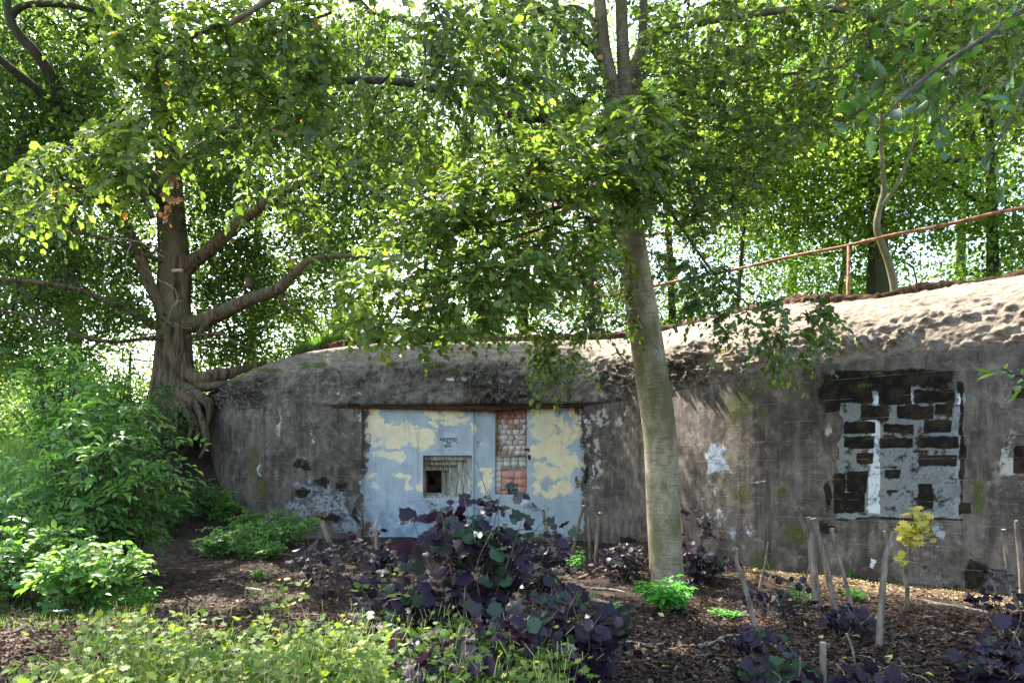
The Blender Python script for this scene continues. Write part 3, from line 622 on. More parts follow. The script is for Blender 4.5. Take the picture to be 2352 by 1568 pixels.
red_m = plain_mat('bright_red_block', (.52, .18, .13), (.56, .30, .24), 16, .9, .1, .006, (1, 1, 1), (.5, .40, .37))
mb = MB()
for y0, y1 in [(980, 1075), (1085, 1180), (1195, 1275)]:
    for x0, x1 in [(1384, 1538), (1550, 1706)]:
        sa, sb, za, zb = u2s(x0), u2s(x1), u2z(y1), u2z(y0)
        brick(mb, sa, sb, za, zb, .012)
rb = mb.build('red_block', red_m, door); rb['label'] = 'bright red blocks in the lower half of the doorway'
mb = MB()
for k in range(3):
    s_ = u2s(1470 + k * 20); mb.tube([fw(s_, u2z(1268), BR - .03), fw(s_ + .004, u2z(1188), BR - .035)], .008, 6)
mb.box(fw(u2s(1490), u2z(1228), BR - .015), (.10, .012, .30), rot=math.atan2(tdir[1], tdir[0]))
mb.build('rusty_bracket', M_dark_rust, door)
mb = MB()
for k in range(10): s_ = u2s(1388 + k * 8); h_ = rng.uniform(12, 34); mb.tube([fw(s_, u2z(968), BR - .004), fw(s_, u2z(968 - h_), BR - .004)], .0035, 4)
mb.tube([fw(u2s(1384), u2z(968), BR - .004), fw(u2s(1462), u2z(972), BR - .004)], .004, 4)
for k in range(5): s_ = u2s(1520 + k * 16); mb.tube([fw(s_, u2z(972), BR - .004), fw(s_, u2z(950 + rng.uniform(-18, 8)), BR - .004)], .003, 4)
mb.tube([fw(u2s(1550), u2z(975), BR + .005), fw(u2s(1548), u2z(1180), BR + .005)], .004, 4)
mb.build('red_drip_marks', M_red_mark, door)
# iron frame at the left side of the doorway, ledge, hasp, hinge stub
mb = MB(); ang = math.atan2(tdir[1], tdir[0])
mb.box(fw(DX0 + .02, (u2z(765) + LIP - .02) / 2, .225), (.045, .07, LIP - .02 - u2z(765)), rot=ang)
mb.build('door_frame', plain_mat('yellowed_iron', (.10, .075, .035), (.26, .21, .10), 20, .8), bunker)
mb = MB(); mb.box(fw((DX0 + DX1) / 2, u2z(772), .235), (DX1 - DX0 - .02, .10, .03), rot=ang, jit=.004); mb.build('door_ledge', M_mortar, bunker)
mb = MB(); c_ = fw(u2s(1716), u2z(686), .205); mb.box(c_, (.115, .03, .045), rot=ang); mb.box(c_ + tdir * .02 - ndir * .022, (.04, .012, .02), rot=ang); mb.tube([c_ + tdir * .045 - np.array([0, 0, .02]), c_ + tdir * .05 - np.array([0, 0, .07])], .008, 5)
mb.build('hasp', M_dark_rust, bunker)
mb = MB(); c_ = fw(u2s(1750), u2z(790), .20); mb.tube([c_ + np.array([0, 0, .05]), c_ - np.array([0, 0, .05])], .032, 8); mb.tube([c_ - ndir * .03 - np.array([0, 0, .02]), c_ - ndir * .05 - np.array([0, 0, .02])], .014, 6)
mb.build('hinge_stub', M_dark_rust, bunker)
# long rusted steel lintel under the lip, bending down in the middle, and the loose bar
mb = MB(); k = 26; sl_ = np.linspace(s_of_px(766), s_of_px(1348), k); top_ = LIP - .006
for side in (0,):
    dz = .035 + .075 * np.exp(-((np.linspace(0, 1, k) - .58) / .22) ** 2) + .015 * vnoise(np.stack([sl_ * 5, sl_ * 0, sl_ * 0], -1), 3)
    off = np.where((sl_ > FA) & (sl_ < FB), -.015, -.028)
    pts = []
    for i in range(k):
        pts += [fw(sl_[i], top_, off[i]), fw(sl_[i], top_ - dz[i], off[i] + .012), fw(sl_[i], top_ - dz[i] - .004, .03), fw(sl_[i], top_, .03)]
    fq = []
    for i in range(k - 1):
        for j in range(4): fq.append([i * 4 + j, i * 4 + (j + 1) % 4, (i + 1) * 4 + (j + 1) % 4, (i + 1) * 4 + j])
    mb.add(pts, fq)
mb.build('steel_lintel', M_dark_rust, bunker)
mb = MB(); mb.tube([fw(s_of_px(1098), LIP - .10, .05), fw(s_of_px(1125), LIP - .15, -.1), fw(s_of_px(1152), LIP - .24, -.2)], .012, 6); mb.build('loose_bar', M_dark_rust, bunker)

# the handwriting
def strokes(lst, wdt, name, mat, back=.166):
    mb = MB()
    for st_ in lst:
        for (x0, y0), (x1, y1) in zip(st_[:-1], st_[1:]):
            a = fw(u2s(x0), u2z(y0), back); b_ = fw(u2s(x1), u2z(y1), back); d = b_ - a; L = np.linalg.norm(d) + 1e-6; d /= L; p = np.cross(d, ndir) * wdt / 2; a = a - d * wdt * .3; b_ = b_ + d * wdt * .3
            q = -ndir * .002; mb.add([a - p + q, b_ - p + q, b_ + p + q, a + p + q, a - p - q, b_ - p - q, b_ + p - q, a + p - q], [[0, 1, 2, 3], [7, 6, 5, 4], [0, 4, 5, 1], [2, 6, 7, 3]])
    return mb.build(name, mat, bunker)
strokes([[(548, 530), (560, 566)], [(592, 532), (556, 554), (588, 570)], [(596, 546), (594, 568)], [(600, 532), (602, 530)],
         [(612, 538), (608, 572)], [(608, 538), (646, 532)], [(611, 552), (640, 550)], [(607, 572), (640, 570)],
         [(656, 534), (644, 578)], [(650, 534), (692, 530)], [(651, 552), (682, 551)],
         [(696, 536), (684, 582)], [(694, 536), (734, 530)], [(690, 556), (722, 554)], [(684, 582), (716, 580)],
         [(740, 540), (730, 586)], [(728, 548), (752, 534), (778, 546), (766, 562), (738, 568)], [(744, 568), (768, 584), (790, 606)],
         [(634, 588), (668, 594), (650, 580)], [(640, 602), (692, 608), (670, 594)],
         [(610, 634), (624, 618), (640, 622), (634, 638), (610, 656), (642, 652)], [(642, 662), (643, 666)],
         [(664, 620), (652, 640), (690, 638)], [(692, 618), (684, 656)], [(698, 654), (699, 657)]], .0105, 'handwritten_text', M_ink)
strokes([[(1036, 572), (1044, 610)], [(1040, 572), (1062, 580), (1046, 594)], [(1046, 610), (1066, 612)], [(1064, 580), (1072, 610), (1090, 580)]], .008, 'faded_scribble', M_faint_ink, .216)
strokes([[(1040, 640), (1052, 636), (1044, 652), (1056, 652)]], .008, 'faded_scribble', M_faint_ink, .216)

# ------------------------------------------------------------ rusty railing on the roof
rail = thing('rusty_railing', 'thin rusty steel handrail running along the roof of the bunker', 'railing', (5, 14, 5))
def rail_pt(px_):
    t = (px_ - 1176) / F; a = np.array([1.6, 18.8]); b_ = np.array([11.5, 9.5]); d = b_ - a     # x = t*y
    k_ = (t * a[1] - a[0]) / (d[0] - t * d[1]); return a + d * k_
mb = MB(); pts = [np.array([*rail_pt(q), 0]) for q in np.linspace(1290, 2600, 40)]
for i, q in enumerate(pts):
    q[2] = 6.18 + .012 * math.sin(i * .9)
mb.tube(pts, .032, 8); mb.build('handrail', M_rust, rail, True)
for q in (1475, 1948, 2420):
    c_ = rail_pt(q); mb = MB(); mb.tube([(c_[0], c_[1], 4.7), (c_[0] + .004, c_[1], 6.16)], .036, 8); mb.build('post', M_rust, rail, True)
# ------------------------------------------------------------ leaves, sprays, branches
def _tmpl(kind):
    if kind == 'oval':
        v = [(0, 0, 0), (.30, .47, .10), (.70, .40, .07), (1, 0, -.10), (.70, -.40, .07), (.30, -.47, .10), (.33, 0, 0), (.68, 0, -.02)]
        return v, [[6, 1, 2, 7], [6, 7, 4, 5]], [[0, 1, 6], [7, 2, 3], [0, 6, 5], [7, 3, 4]]
    if kind == 'rhomb':
        return [(0, 0, 0), (.42, .5, .12), (1, 0, -.05), (.42, -.5, .12)], [], [[0, 1, 2], [0, 2, 3]]
    if kind == 'long':
        v = [(0, 0, 0), (.22, .42, .08), (.55, .40, .06), (1, 0, -.16), (.55, -.40, .06), (.22, -.42, .08), (.25, 0, 0), (.58, 0, -.03)]
        return v, [[6, 1, 2, 7], [6, 7, 4, 5]], [[0, 1, 6], [7, 2, 3], [0, 6, 5], [7, 3, 4]]
    if kind == 'round':
        k = 14; v = [(.42, 0, 0)]
        for i in range(k):
            a = 2 * math.pi * i / k; r = .5 * (1 + .06 * (i % 2)); x = .5 - r * math.cos(a); y = r * math.sin(a) * .98
            if i == 0: x = .10
            if i == k // 2: x = 1.16
            v.append((x, y, (.085 if i % 2 else -.05) - .12 * abs(y) ** 1.5 * 2))
        return v, [], [[0, 1 + i, 1 + (i + 1) % k] for i in range(k)]
    if kind == 'lobed':
        v = [(.35, 0, 0)]; prof = [(0, .04), (20, .0), (48, .50), (68, .30), (92, .52), (112, .34), (140, .58), (158, .40), (180, .66)]
        pts = []
        for a, r in prof[1:]: pts.append((a, r))
        full = [(-a, r) for a, r in reversed(pts[1:-1])]; full = [(a, r) for a, r in pts[1:]] + full
        full = [(0, .35)] + full
        for a, r in full: v.append((.35 - r * math.cos(math.radians(a)), r * math.sin(math.radians(a)), .05 * ((len(v)) % 2) - .02))
        n_ = len(v) - 1
        return v, [], [[0, 1 + i, 1 + (i + 1) % n_] for i in range(n_)]
    if kind == 'blade':
        return [(0, .5, 0), (0, -.5, 0), (.5, -.35, .0), (.5, .35, 0), (1, 0, -.12)], [[0, 1, 2, 3]], [[3, 2, 4]]
TM = {k: _tmpl(k) for k in ('oval', 'rhomb', 'long', 'round', 'lobed', 'blade')}
class Fol:
    """collects leaves and twigs into one crown"""
    def __init__(s): s.V = []; s.n = 0; s.F3 = []; s.F4 = []; s.r3 = []; s.r4 = []; s.m3 = []; s.m4 = []
    def leaves(s, Pp, D, N, L, W, kind, rnd=None, mat=0):
        n = len(Pp)
        if n == 0: return
        tv, q4, q3 = TM[kind]; tv = np.array(tv)
        D = nrm(D); N = nrm(N - (N * D).sum(-1, keepdims=True) * D); B = np.cross(N, D)
        L = np.broadcast_to(L, (n,))[:, None, None]; W = np.broadcast_to(W, (n,))[:, None, None]
        curl = rng.uniform(.4, 1.8, (n, 1, 1))
        V = Pp[:, None] + D[:, None] * tv[:, 0:1] * L + B[:, None] * tv[:, 1:2] * W + N[:, None] * tv[:, 2:3] * L * curl
        k = len(tv); base = s.n + np.arange(n) * k
        if rnd is None: rnd = rng.random(n)
        if q4: f = (base[:, None, None] + np.array(q4)[None]).reshape(-1, 4); s.F4.append(f); s.r4.append(np.repeat(rnd, len(q4))); s.m4.append(np.full(len(f), mat))
        if q3: f = (base[:, None, None] + np.array(q3)[None]).reshape(-1, 3); s.F3.append(f); s.r3.append(np.repeat(rnd, len(q3))); s.m3.append(np.full(len(f), mat))
        s.V.append(V.reshape(-1, 3)); s.n += n * k
    def tubes(s, paths, radii, sides=3, mat=1):
        if len(paths) == 0: return
        V, f, _ = tubes(paths, radii, sides); s.V.append(V); s.F4.append(f + s.n); s.r4.append(np.full(len(f), .5)); s.m4.append(np.full(len(f), mat)); s.n += len(V)
    def build(s, name, mats, parent=None, smooth=True):
        Fs, mi, rr = [], [], []
        if s.F4: Fs.append(np.vstack(s.F4)); mi.append(np.concatenate(s.m4)); rr.append(np.concatenate(s.r4))
        if s.F3: Fs.append(np.vstack(s.F3)); mi.append(np.concatenate(s.m3)); rr.append(np.concatenate(s.r3))
        return mk(name, np.vstack(s.V), Fs, mats, mi, parent, smooth, {'rnd': ('FACE', np.concatenate(rr))})
UP = np.array([0, 0, 1.0])
def rv(n, s=1.0): return rng.normal(0, s, (n, 3))
def sprays(fo, O, D, ln, m, L, W, kind='oval', droop=.25, flat=.35, rndc=None, twig=.0022, tilt=None, mat=0, spread=55, skip=.1):
    """O,D (n,3): leafy twigs in flat sprays, leaves alternate left and right"""
    n = len(O)
    if n == 0: return
    D = nrm(D); side = nrm(np.cross(D, UP) + rv(n, .12)); U = nrm(np.cross(side, D) + rv(n, flat))
    if tilt is not None: U = nrm(U + tilt)
    side = nrm(np.cross(D, U)); ln = np.broadcast_to(ln, (n,)) * rng.uniform(.7, 1.25, n)
    t = (np.arange(m) + .6) / m; T = np.broadcast_to(t, (n, m))
    pt = lambda tt: O[:, None] + D[:, None] * (tt * ln[:, None])[..., None] - UP * (droop * ln[:, None] * tt ** 2)[..., None]
    Pp = pt(T) + rng.normal(0, .006, (n, m, 3)); sg = np.where(np.arange(m) % 2, 1.0, -1.0) * np.ones((n, 1))
    a = np.radians(spread) * (1 - .75 * T ** 3) + rng.normal(0, .22, (n, m))
    ld = D[:, None] * np.cos(a)[..., None] + side[:, None] * (np.sin(a) * sg)[..., None] - UP * (droop * T + .12)[..., None] + rng.normal(0, .14, (n, m, 3))
    ln_ = U[:, None] + rng.normal(0, .33, (n, m, 3))
    keep = rng.random((n, m)) > skip
    sz = (rng.uniform(.5, 1.28, (n, m)) * (1 - .25 * T))
    r = np.clip((rndc if rndc is not None else rng.uniform(.15, .85, n))[:, None] + rng.normal(0, .18, (n, m)), 0, .96); r = np.where(rng.random((n, m)) < .006, .99, r)
    fo.leaves(Pp[keep], ld[keep], ln_[keep], L * sz[keep], W * sz[keep], kind, r[keep], mat)
    tt = np.linspace(0, 1, 4)[None] * np.ones((n, 1)); fo.tubes(pt(tt), twig * (1.3 - tt * .9), 3)
def grow(nodes, targets, r_tip=.004, arch=.12, wob=.08, expo=.5, order_pt=None):
    n = len(targets); N0 = len(nodes); nod = np.zeros((N0 + 3 * n, 3)); nod[:N0] = nodes; cnt = N0
    own = np.full(N0 + 3 * n, -1); par = np.full(n, -1); paths = np.zeros((n, 6, 3)); d0 = np.full(n, 1e9)
    for i in range(0, N0, 64): d0 = np.minimum(d0, np.linalg.norm(targets[:, None] - nodes[None, i:i + 64], axis=-1).min(1))
    for i in np.argsort(d0):
        b = targets[i]; j = int(np.argmin(((nod[:cnt] - b) ** 2).sum(1))); a = nod[j]; par[i] = own[j]; L = np.linalg.norm(b - a)
        t = np.linspace(0, 1, 6)[:, None]; p = a + (b - a) * t + UP * (arch * L * 4 * t * (1 - t)) * 0.5 + rng.normal(0, wob * L, (6, 3)) * np.sin(t * np.pi)
        paths[i] = p; nod[cnt:cnt + 3] = p[[2, 4, 5]]; own[cnt:cnt + 3] = i; cnt += 3
    wt = np.ones(n)
    for i in np.argsort(-d0):
        if par[i] >= 0: wt[par[i]] += wt[i]
    r1 = r_tip * wt ** expo; radii = r1[:, None] * np.linspace(1, .82, 6)[None] + 0
    return paths, radii
def limb_mesh(name, pts, rad, mat, parent, sides=12, n=7, amp=.10, flare=None, seed=0, freq=2.5):
    pr = catmull(np.hstack([np.asarray(pts, float), np.asarray(rad, float)[:, None]]), n)
    path, r = pr[:, :3], np.maximum(pr[:, 3], .003)
    V, f, _ = tubes(path[None], r[None], sides); V = V.reshape(len(path), sides, 3); c = path[:, None]
    d = (V - c); q = c + nrm(d) * .3
    s_ = 1 + amp * (fbm(np.stack([q[..., 0] * freq, q[..., 1] * freq, q[..., 2] * freq * .35], -1), seed, 4) - .5) * 2
    if flare is not None:
        ang = np.arange(sides) / sides * 2 * np.pi; hgt = np.linspace(0, 1, len(path))[:, None]
        s_ = s_ + flare * np.clip(1 - hgt * 4.5, 0, 1) ** 1.6 * (.5 + .5 * np.sin(ang * 5 + 1.3) + .3 * np.sin(ang * 3))
    V = c + d * s_[..., None]
    cap = path[-1][None]; k = len(path) * sides
    F3 = np.array([[k, k - sides + (i + 1) % sides, k - sides + i] for i in range(sides)])
    return mk(name, np.vstack([V.reshape(-1, 3), cap]), [f, F3], mat, None, parent, True), path, r
def region(n, poly, Dr, jz=0):
    poly = np.array(poly, float); lo, hi = poly.min(0), poly.max(0); out = []
    while sum(len(o) for o in out) < n:
        q = rng.uniform(lo, hi, (n * 3, 2)); ins = np.zeros(len(q), bool); j = len(poly) - 1
        for i in range(len(poly)):
            xi, yi = poly[i]; xj, yj = poly[j]; c = ((yi > q[:, 1]) != (yj > q[:, 1])) & (q[:, 0] < (xj - xi) * (q[:, 1] - yi) / (yj - yi + 1e-9) + xi); ins ^= c; j = i
        out.append(q[ins])
    q = np.vstack(out)[:n]; D = rng.uniform(Dr[0], Dr[1], n)
    keep_ = ~((q[:, 0] > 1360) & (q[:, 0] < 1475) & (q[:, 1] < 170) & (D < 9.9)); q, D = q[keep_], D[keep_]
    return np.stack([(q[:, 0] - 1176) / F * D, D, CAMZ + (1080 - q[:, 1]) / F * D], -1)

# gaps in the crowns through which the sun reaches the places it reaches in the photograph
LIT = []
def lit(c, r, p): LIT.append((np.array(c, float), r, p))
for q in range(1560, 2480, 45):
    x_, y_, a_, b_ = wall_at(s_of_px(q) if q < 2420 else s_of_px(2415) + (q - 2415) * .004)
    lit((x_ + a_ * 1.0, y_ + b_ * 1.0, 4.3), .75, 1.0); lit((x_ + a_ * .1, y_ + b_ * .1, 3.4), .45, 1.0)
for q in range(640, 1300, 70):
    x_, y_, a_, b_ = wall_at(s_of_px(q)); lit((x_ + a_ * 1.6, y_ + b_ * 1.6, 4.7), .35, .85)
lit((5.0, 9.0, .0), .30, 1); lit((5.35, 8.7, 0), .34, 1); lit((5.7, 8.3, 0), .34, 1); lit((6.0, 7.9, 0), .25, 1)
lit((-2.4, 4.9, .4), .7, .85); lit((-1.2, 4.7, .4), .6, .85); lit((-3.2, 4.5, .3), .5, .7); lit((-.6, 4.2, .4), .5, .8)
lit((2.15, 7.6, .4), .35, 1); lit((-5.4, 8.2, .8), .7, .7); lit((-4.3, 9.6, 2.4), .7, .5); lit((-5.3, 9.6, 2.0), .5, .5)
for c_ in [(-3.9, 6.9), (-2.2, 7.2), (-1.6, 7.0), (-3.4, 9.2), (-2.8, 11.5), (.6, 7.0), (1.2, 8.8), (3.4, 7.3), (1.0, 10.5), (-5.0, 6.2), (4.0, 6.0), (-3.0, 6.5)]: lit((*c_, 0), rng.uniform(.15, .3), .9)
lit((-6.6, 15.6, 1.0), .4, .9); lit((-5.6, 14.3, .5), .4, .8)
lit((0.0, 7.0, 4.0), 1.3, .55); lit((-1.0, 6.6, 3.2), .9, .55); lit((-3.8, 6.6, 4.6), 1.4, .4); lit((2.2, 9.6, 2.8), .25, .9)
def sunny(p, extra=0.0):
    """True where a leaf at p may stay"""
    ok = np.ones(len(p), bool)
    for c, r, pr in LIT:
        v = p - c; t = v @ SUN; d = np.linalg.norm(v - t[:, None] * SUN, axis=1)
        rad = r * (.75 + .5 * vnoise(p * 1.3, 91)) + extra * (pr == 1); hit = (t > r * 1.5 + .3) & (d < rad)
        if pr < 1: hit &= (vnoise((p - t[:, None] * SUN) * 3.1, 93) < .25 + pr * .55)
        ok &= ~hit
    return ok

# ------------------------------------------------------------ the beech
beech = thing('beech_tree', 'smooth grey barked beech with leaning trunk standing in front of the bunker wall', 'tree', P(1532, 1352, 9.6))
bt = [(1534, 1380, .36), (1533, 1362, .30), (1532, 1340, .262), (1530, 1290, .238), (1524, 1180, .235), (1515, 1000, .232), (1496, 860, .228), (1478, 740, .222), (1460, 620, .205), (1444, 500, .188), (1432, 400, .182), (1422, 300, .18), (1416, 235, .17)]
_, bp, br = limb_mesh('trunk', [P(a, b, 9.6) for a, b, c in bt], [c for *_, c in bt], M_beech_bark, beech, 28, 10, .045, .22, 3, 1.6)
Dz = 9.6
blimbs = [[(1418, 300, 9.6, .13), (1404, 200, 9.6, .11), (1386, 100, 9.65, .092), (1376, -30, 9.7, .085), (1366, -240, 9.9, .08), (1350, -500, 10, .05)],
          [(1428, 300, 9.6, .14), (1434, 200, 9.6, .105), (1430, 100, 9.55, .09), (1426, -40, 9.5, .085), (1428, -260, 9.4, .08), (1440, -520, 9.4, .05)],
          [(1430, 290, 9.7, .11), (1462, 200, 9.8, .08), (1476, 80, 9.9, .065), (1480, -60, 10, .06), (1500, -260, 10, .06), (1530, -480, 10, .04)],
          [(1402, 190, 9.55, .09), (1376, 125, 9.4, .075), (1320, 70, 9.1, .065), (1280, 42, 8.8, .06), (1200, 0, 8.3, .05), (1080, -60, 7.6, .045), (900, -90, 6.8, .035), (700, -40, 6.2, .03), (520, 60, 6.1, .02)],
          [(1440, 190, 9.6, .07), (1470, 120, 9.5, .06), (1520, 75, 9.4, .055), (1620, 50, 9.2, .05), (1750, 30, 8.9, .045), (1900, 20, 8.5, .035), (2100, 60, 8.2, .02)],
          [(1420, 320, 9.55, .085), (1360, 292, 9.3, .07), (1290, 275, 9.0, .062), (1200, 268, 8.6, .058), (1090, 250, 8.1, .052), (1010, 208, 7.8, .048), (900, 186, 7.4, .04), (760, 190, 6.9, .032), (640, 230, 6.6, .02)],
          [(1424, 515, 9.5, .03), (1390, 505, 9.2, .026), (1340, 500, 8.8, .02), (1260, 520, 8.0, .016), (1150, 560, 7.4, .012), (1000, 640, 7.0, .01)],
          [(1418, 420, 9.5, .035), (1370, 440, 9.0, .03), (1300, 470, 8.2, .026), (1200, 500, 7.4, .02), (1100, 520, 6.9, .014)],
          [(1446, 300, 9.6, .05), (1500, 240, 9.9, .045), (1600, 200, 10.2, .04), (1750, 180, 10.5, .03), (1950, 150, 10.6, .02)],
          [(1440, 380, 9.6, .04), (1480, 400, 9.2, .03), (1530, 470, 8.8, .022), (1590, 560, 8.4, .016), (1650, 640, 8.2, .012), (1720, 700, 8.0, .009)],
          [(1388, 112, 9.65, .04), (1330, 20, 10.6, .04), (1200, 40, 11.5, .045), (1000, 60, 12, .035), (850, 30, 12, .03)],
          [(1366, -240, 9.9, .07), (1100, -420, 8, .06), (700, -480, 6.5, .05), (300, -350, 6, .035), (60, -100, 6, .02)],
          [(1428, -260, 9.4, .07), (1700, -460, 8.5, .05), (2100, -500, 8, .04), (2500, -300, 8, .03)]]
bn = [bp[-20:]]
for i, l in enumerate(blimbs):
    _, lp, lr = limb_mesh('branch', [P(a, b, c) for a, b, c, d in l], [d for *_, d in l], M_shaded_bark if i < 5 else M_dark_bark, beech, 12, 8, .05, None, 10 + i); bn.append(lp[3:])
bn = np.vstack(bn)
groups = [  # poly, D range, n, leaf length, droop, leaf tone, tilt to viewer
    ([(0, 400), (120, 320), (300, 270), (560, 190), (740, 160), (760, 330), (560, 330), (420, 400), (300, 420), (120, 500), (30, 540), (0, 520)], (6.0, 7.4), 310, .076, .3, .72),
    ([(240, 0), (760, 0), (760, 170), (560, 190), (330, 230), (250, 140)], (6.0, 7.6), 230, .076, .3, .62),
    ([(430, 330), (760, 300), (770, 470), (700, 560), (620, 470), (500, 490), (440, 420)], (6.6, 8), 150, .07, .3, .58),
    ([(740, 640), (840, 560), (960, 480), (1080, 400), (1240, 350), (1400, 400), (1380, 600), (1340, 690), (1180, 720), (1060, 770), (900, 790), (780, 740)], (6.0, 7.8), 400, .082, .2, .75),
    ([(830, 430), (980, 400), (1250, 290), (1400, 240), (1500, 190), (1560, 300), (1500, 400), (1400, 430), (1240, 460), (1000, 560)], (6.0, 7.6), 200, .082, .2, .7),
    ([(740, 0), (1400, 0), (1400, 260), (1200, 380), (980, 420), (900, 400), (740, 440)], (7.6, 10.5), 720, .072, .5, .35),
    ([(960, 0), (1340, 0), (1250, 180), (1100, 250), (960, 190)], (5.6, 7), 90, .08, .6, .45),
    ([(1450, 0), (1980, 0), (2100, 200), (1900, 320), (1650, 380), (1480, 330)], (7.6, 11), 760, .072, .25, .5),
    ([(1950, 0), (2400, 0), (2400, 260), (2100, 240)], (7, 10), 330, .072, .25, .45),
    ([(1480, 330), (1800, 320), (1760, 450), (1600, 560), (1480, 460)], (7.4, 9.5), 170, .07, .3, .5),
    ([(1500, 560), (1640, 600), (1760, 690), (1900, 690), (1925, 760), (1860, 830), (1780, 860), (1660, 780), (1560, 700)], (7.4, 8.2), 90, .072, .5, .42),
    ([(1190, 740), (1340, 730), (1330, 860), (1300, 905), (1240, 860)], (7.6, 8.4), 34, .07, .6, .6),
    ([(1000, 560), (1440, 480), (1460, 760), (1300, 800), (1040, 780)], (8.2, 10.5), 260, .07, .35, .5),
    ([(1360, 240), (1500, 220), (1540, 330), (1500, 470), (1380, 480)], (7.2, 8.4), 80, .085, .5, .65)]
fo = Fol(); allT = []; info = []
for poly, Dr, n, L, dr, brt in groups:
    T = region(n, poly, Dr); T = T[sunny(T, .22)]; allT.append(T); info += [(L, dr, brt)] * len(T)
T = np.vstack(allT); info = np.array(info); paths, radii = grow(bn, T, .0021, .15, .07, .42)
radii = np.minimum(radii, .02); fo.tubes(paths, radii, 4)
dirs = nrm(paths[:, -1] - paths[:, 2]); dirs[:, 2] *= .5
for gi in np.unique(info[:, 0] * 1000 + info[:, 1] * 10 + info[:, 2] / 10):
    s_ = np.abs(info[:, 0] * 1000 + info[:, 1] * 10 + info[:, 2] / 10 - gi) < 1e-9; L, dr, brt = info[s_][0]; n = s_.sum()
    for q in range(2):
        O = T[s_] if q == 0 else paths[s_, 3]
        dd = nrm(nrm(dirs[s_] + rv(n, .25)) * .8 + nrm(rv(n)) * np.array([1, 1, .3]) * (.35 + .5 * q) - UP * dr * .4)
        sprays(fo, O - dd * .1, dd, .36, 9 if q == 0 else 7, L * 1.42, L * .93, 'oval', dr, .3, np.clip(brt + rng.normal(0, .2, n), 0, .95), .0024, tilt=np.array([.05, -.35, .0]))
# long thin shoots hanging down in front
st_ = []
for (x0, y0, x1, y1, D_) in [(770, -60, 742, 330, 6.4), (800, -60, 790, 470, 6.3), (745, -60, 690, 260, 6.5), (850, -60, 805, 250, 6.2), (905, -60, 880, 200, 6.2), (700, 180, 640, 420, 6.5), (560, 220, 545, 470, 6.6), (1010, -60, 1000, 240, 6.0), (1120, -60, 1100, 200, 6), (640, -60, 560, 160, 6.4)]:
    t = np.linspace(0, 1, 12)[:, None]; a_, b__ = P(x0, y0, D_), P(x1, y1, D_ * .98); q = a_ + (b__ - a_) * t + np.array([.12, 0, 0]) * np.sin(t * np.pi) + rng.normal(0, .012, (12, 3)); st_.append(q)
st_ = np.array(st_); fo.tubes(st_, np.full((len(st_), 12), .0045) * np.linspace(1.3, .4, 12), 4)
q = st_[:, 2:].reshape(-1, 3); sprays(fo, q, rv(len(q)) * [1, .6, .3] - UP * .8, .3, 5, .095, .06, 'oval', .4, .4, None, .0014, tilt=np.array([0, -.4, 0]))
fo.build('crown', [M_beech_leaf, M_twig], beech)
# unseen leaf layer of the beech, added above the frame to shade the clearing
fo = Fol(); n = 3200; T = np.stack([rng.uniform(-11, 9, n), rng.uniform(3.2, 19, n), rng.uniform(8.6, 17, n)], -1)
T = T[(T[:, 2] - CAMZ) / T[:, 1] > .70]; T = T[fbm(T * .45, 33, 2) > .44]
paths, radii = grow(bn[bn[:, 2] > 7.5], T, .003, .1, .08, .45); fo.tubes(paths, np.minimum(radii, .05), 3)
q = np.repeat(T, 46, 0) + rv(len(T) * 46, .36) * np.array([1, 1, .35]); q = q[sunny(q)]; m_ = len(q)
fo.leaves(q, rv(m_), UP + rv(m_, .45), .13, .10, 'rhomb')
fo.build('shade_crown', [M_beech_leaf, M_twig], beech)

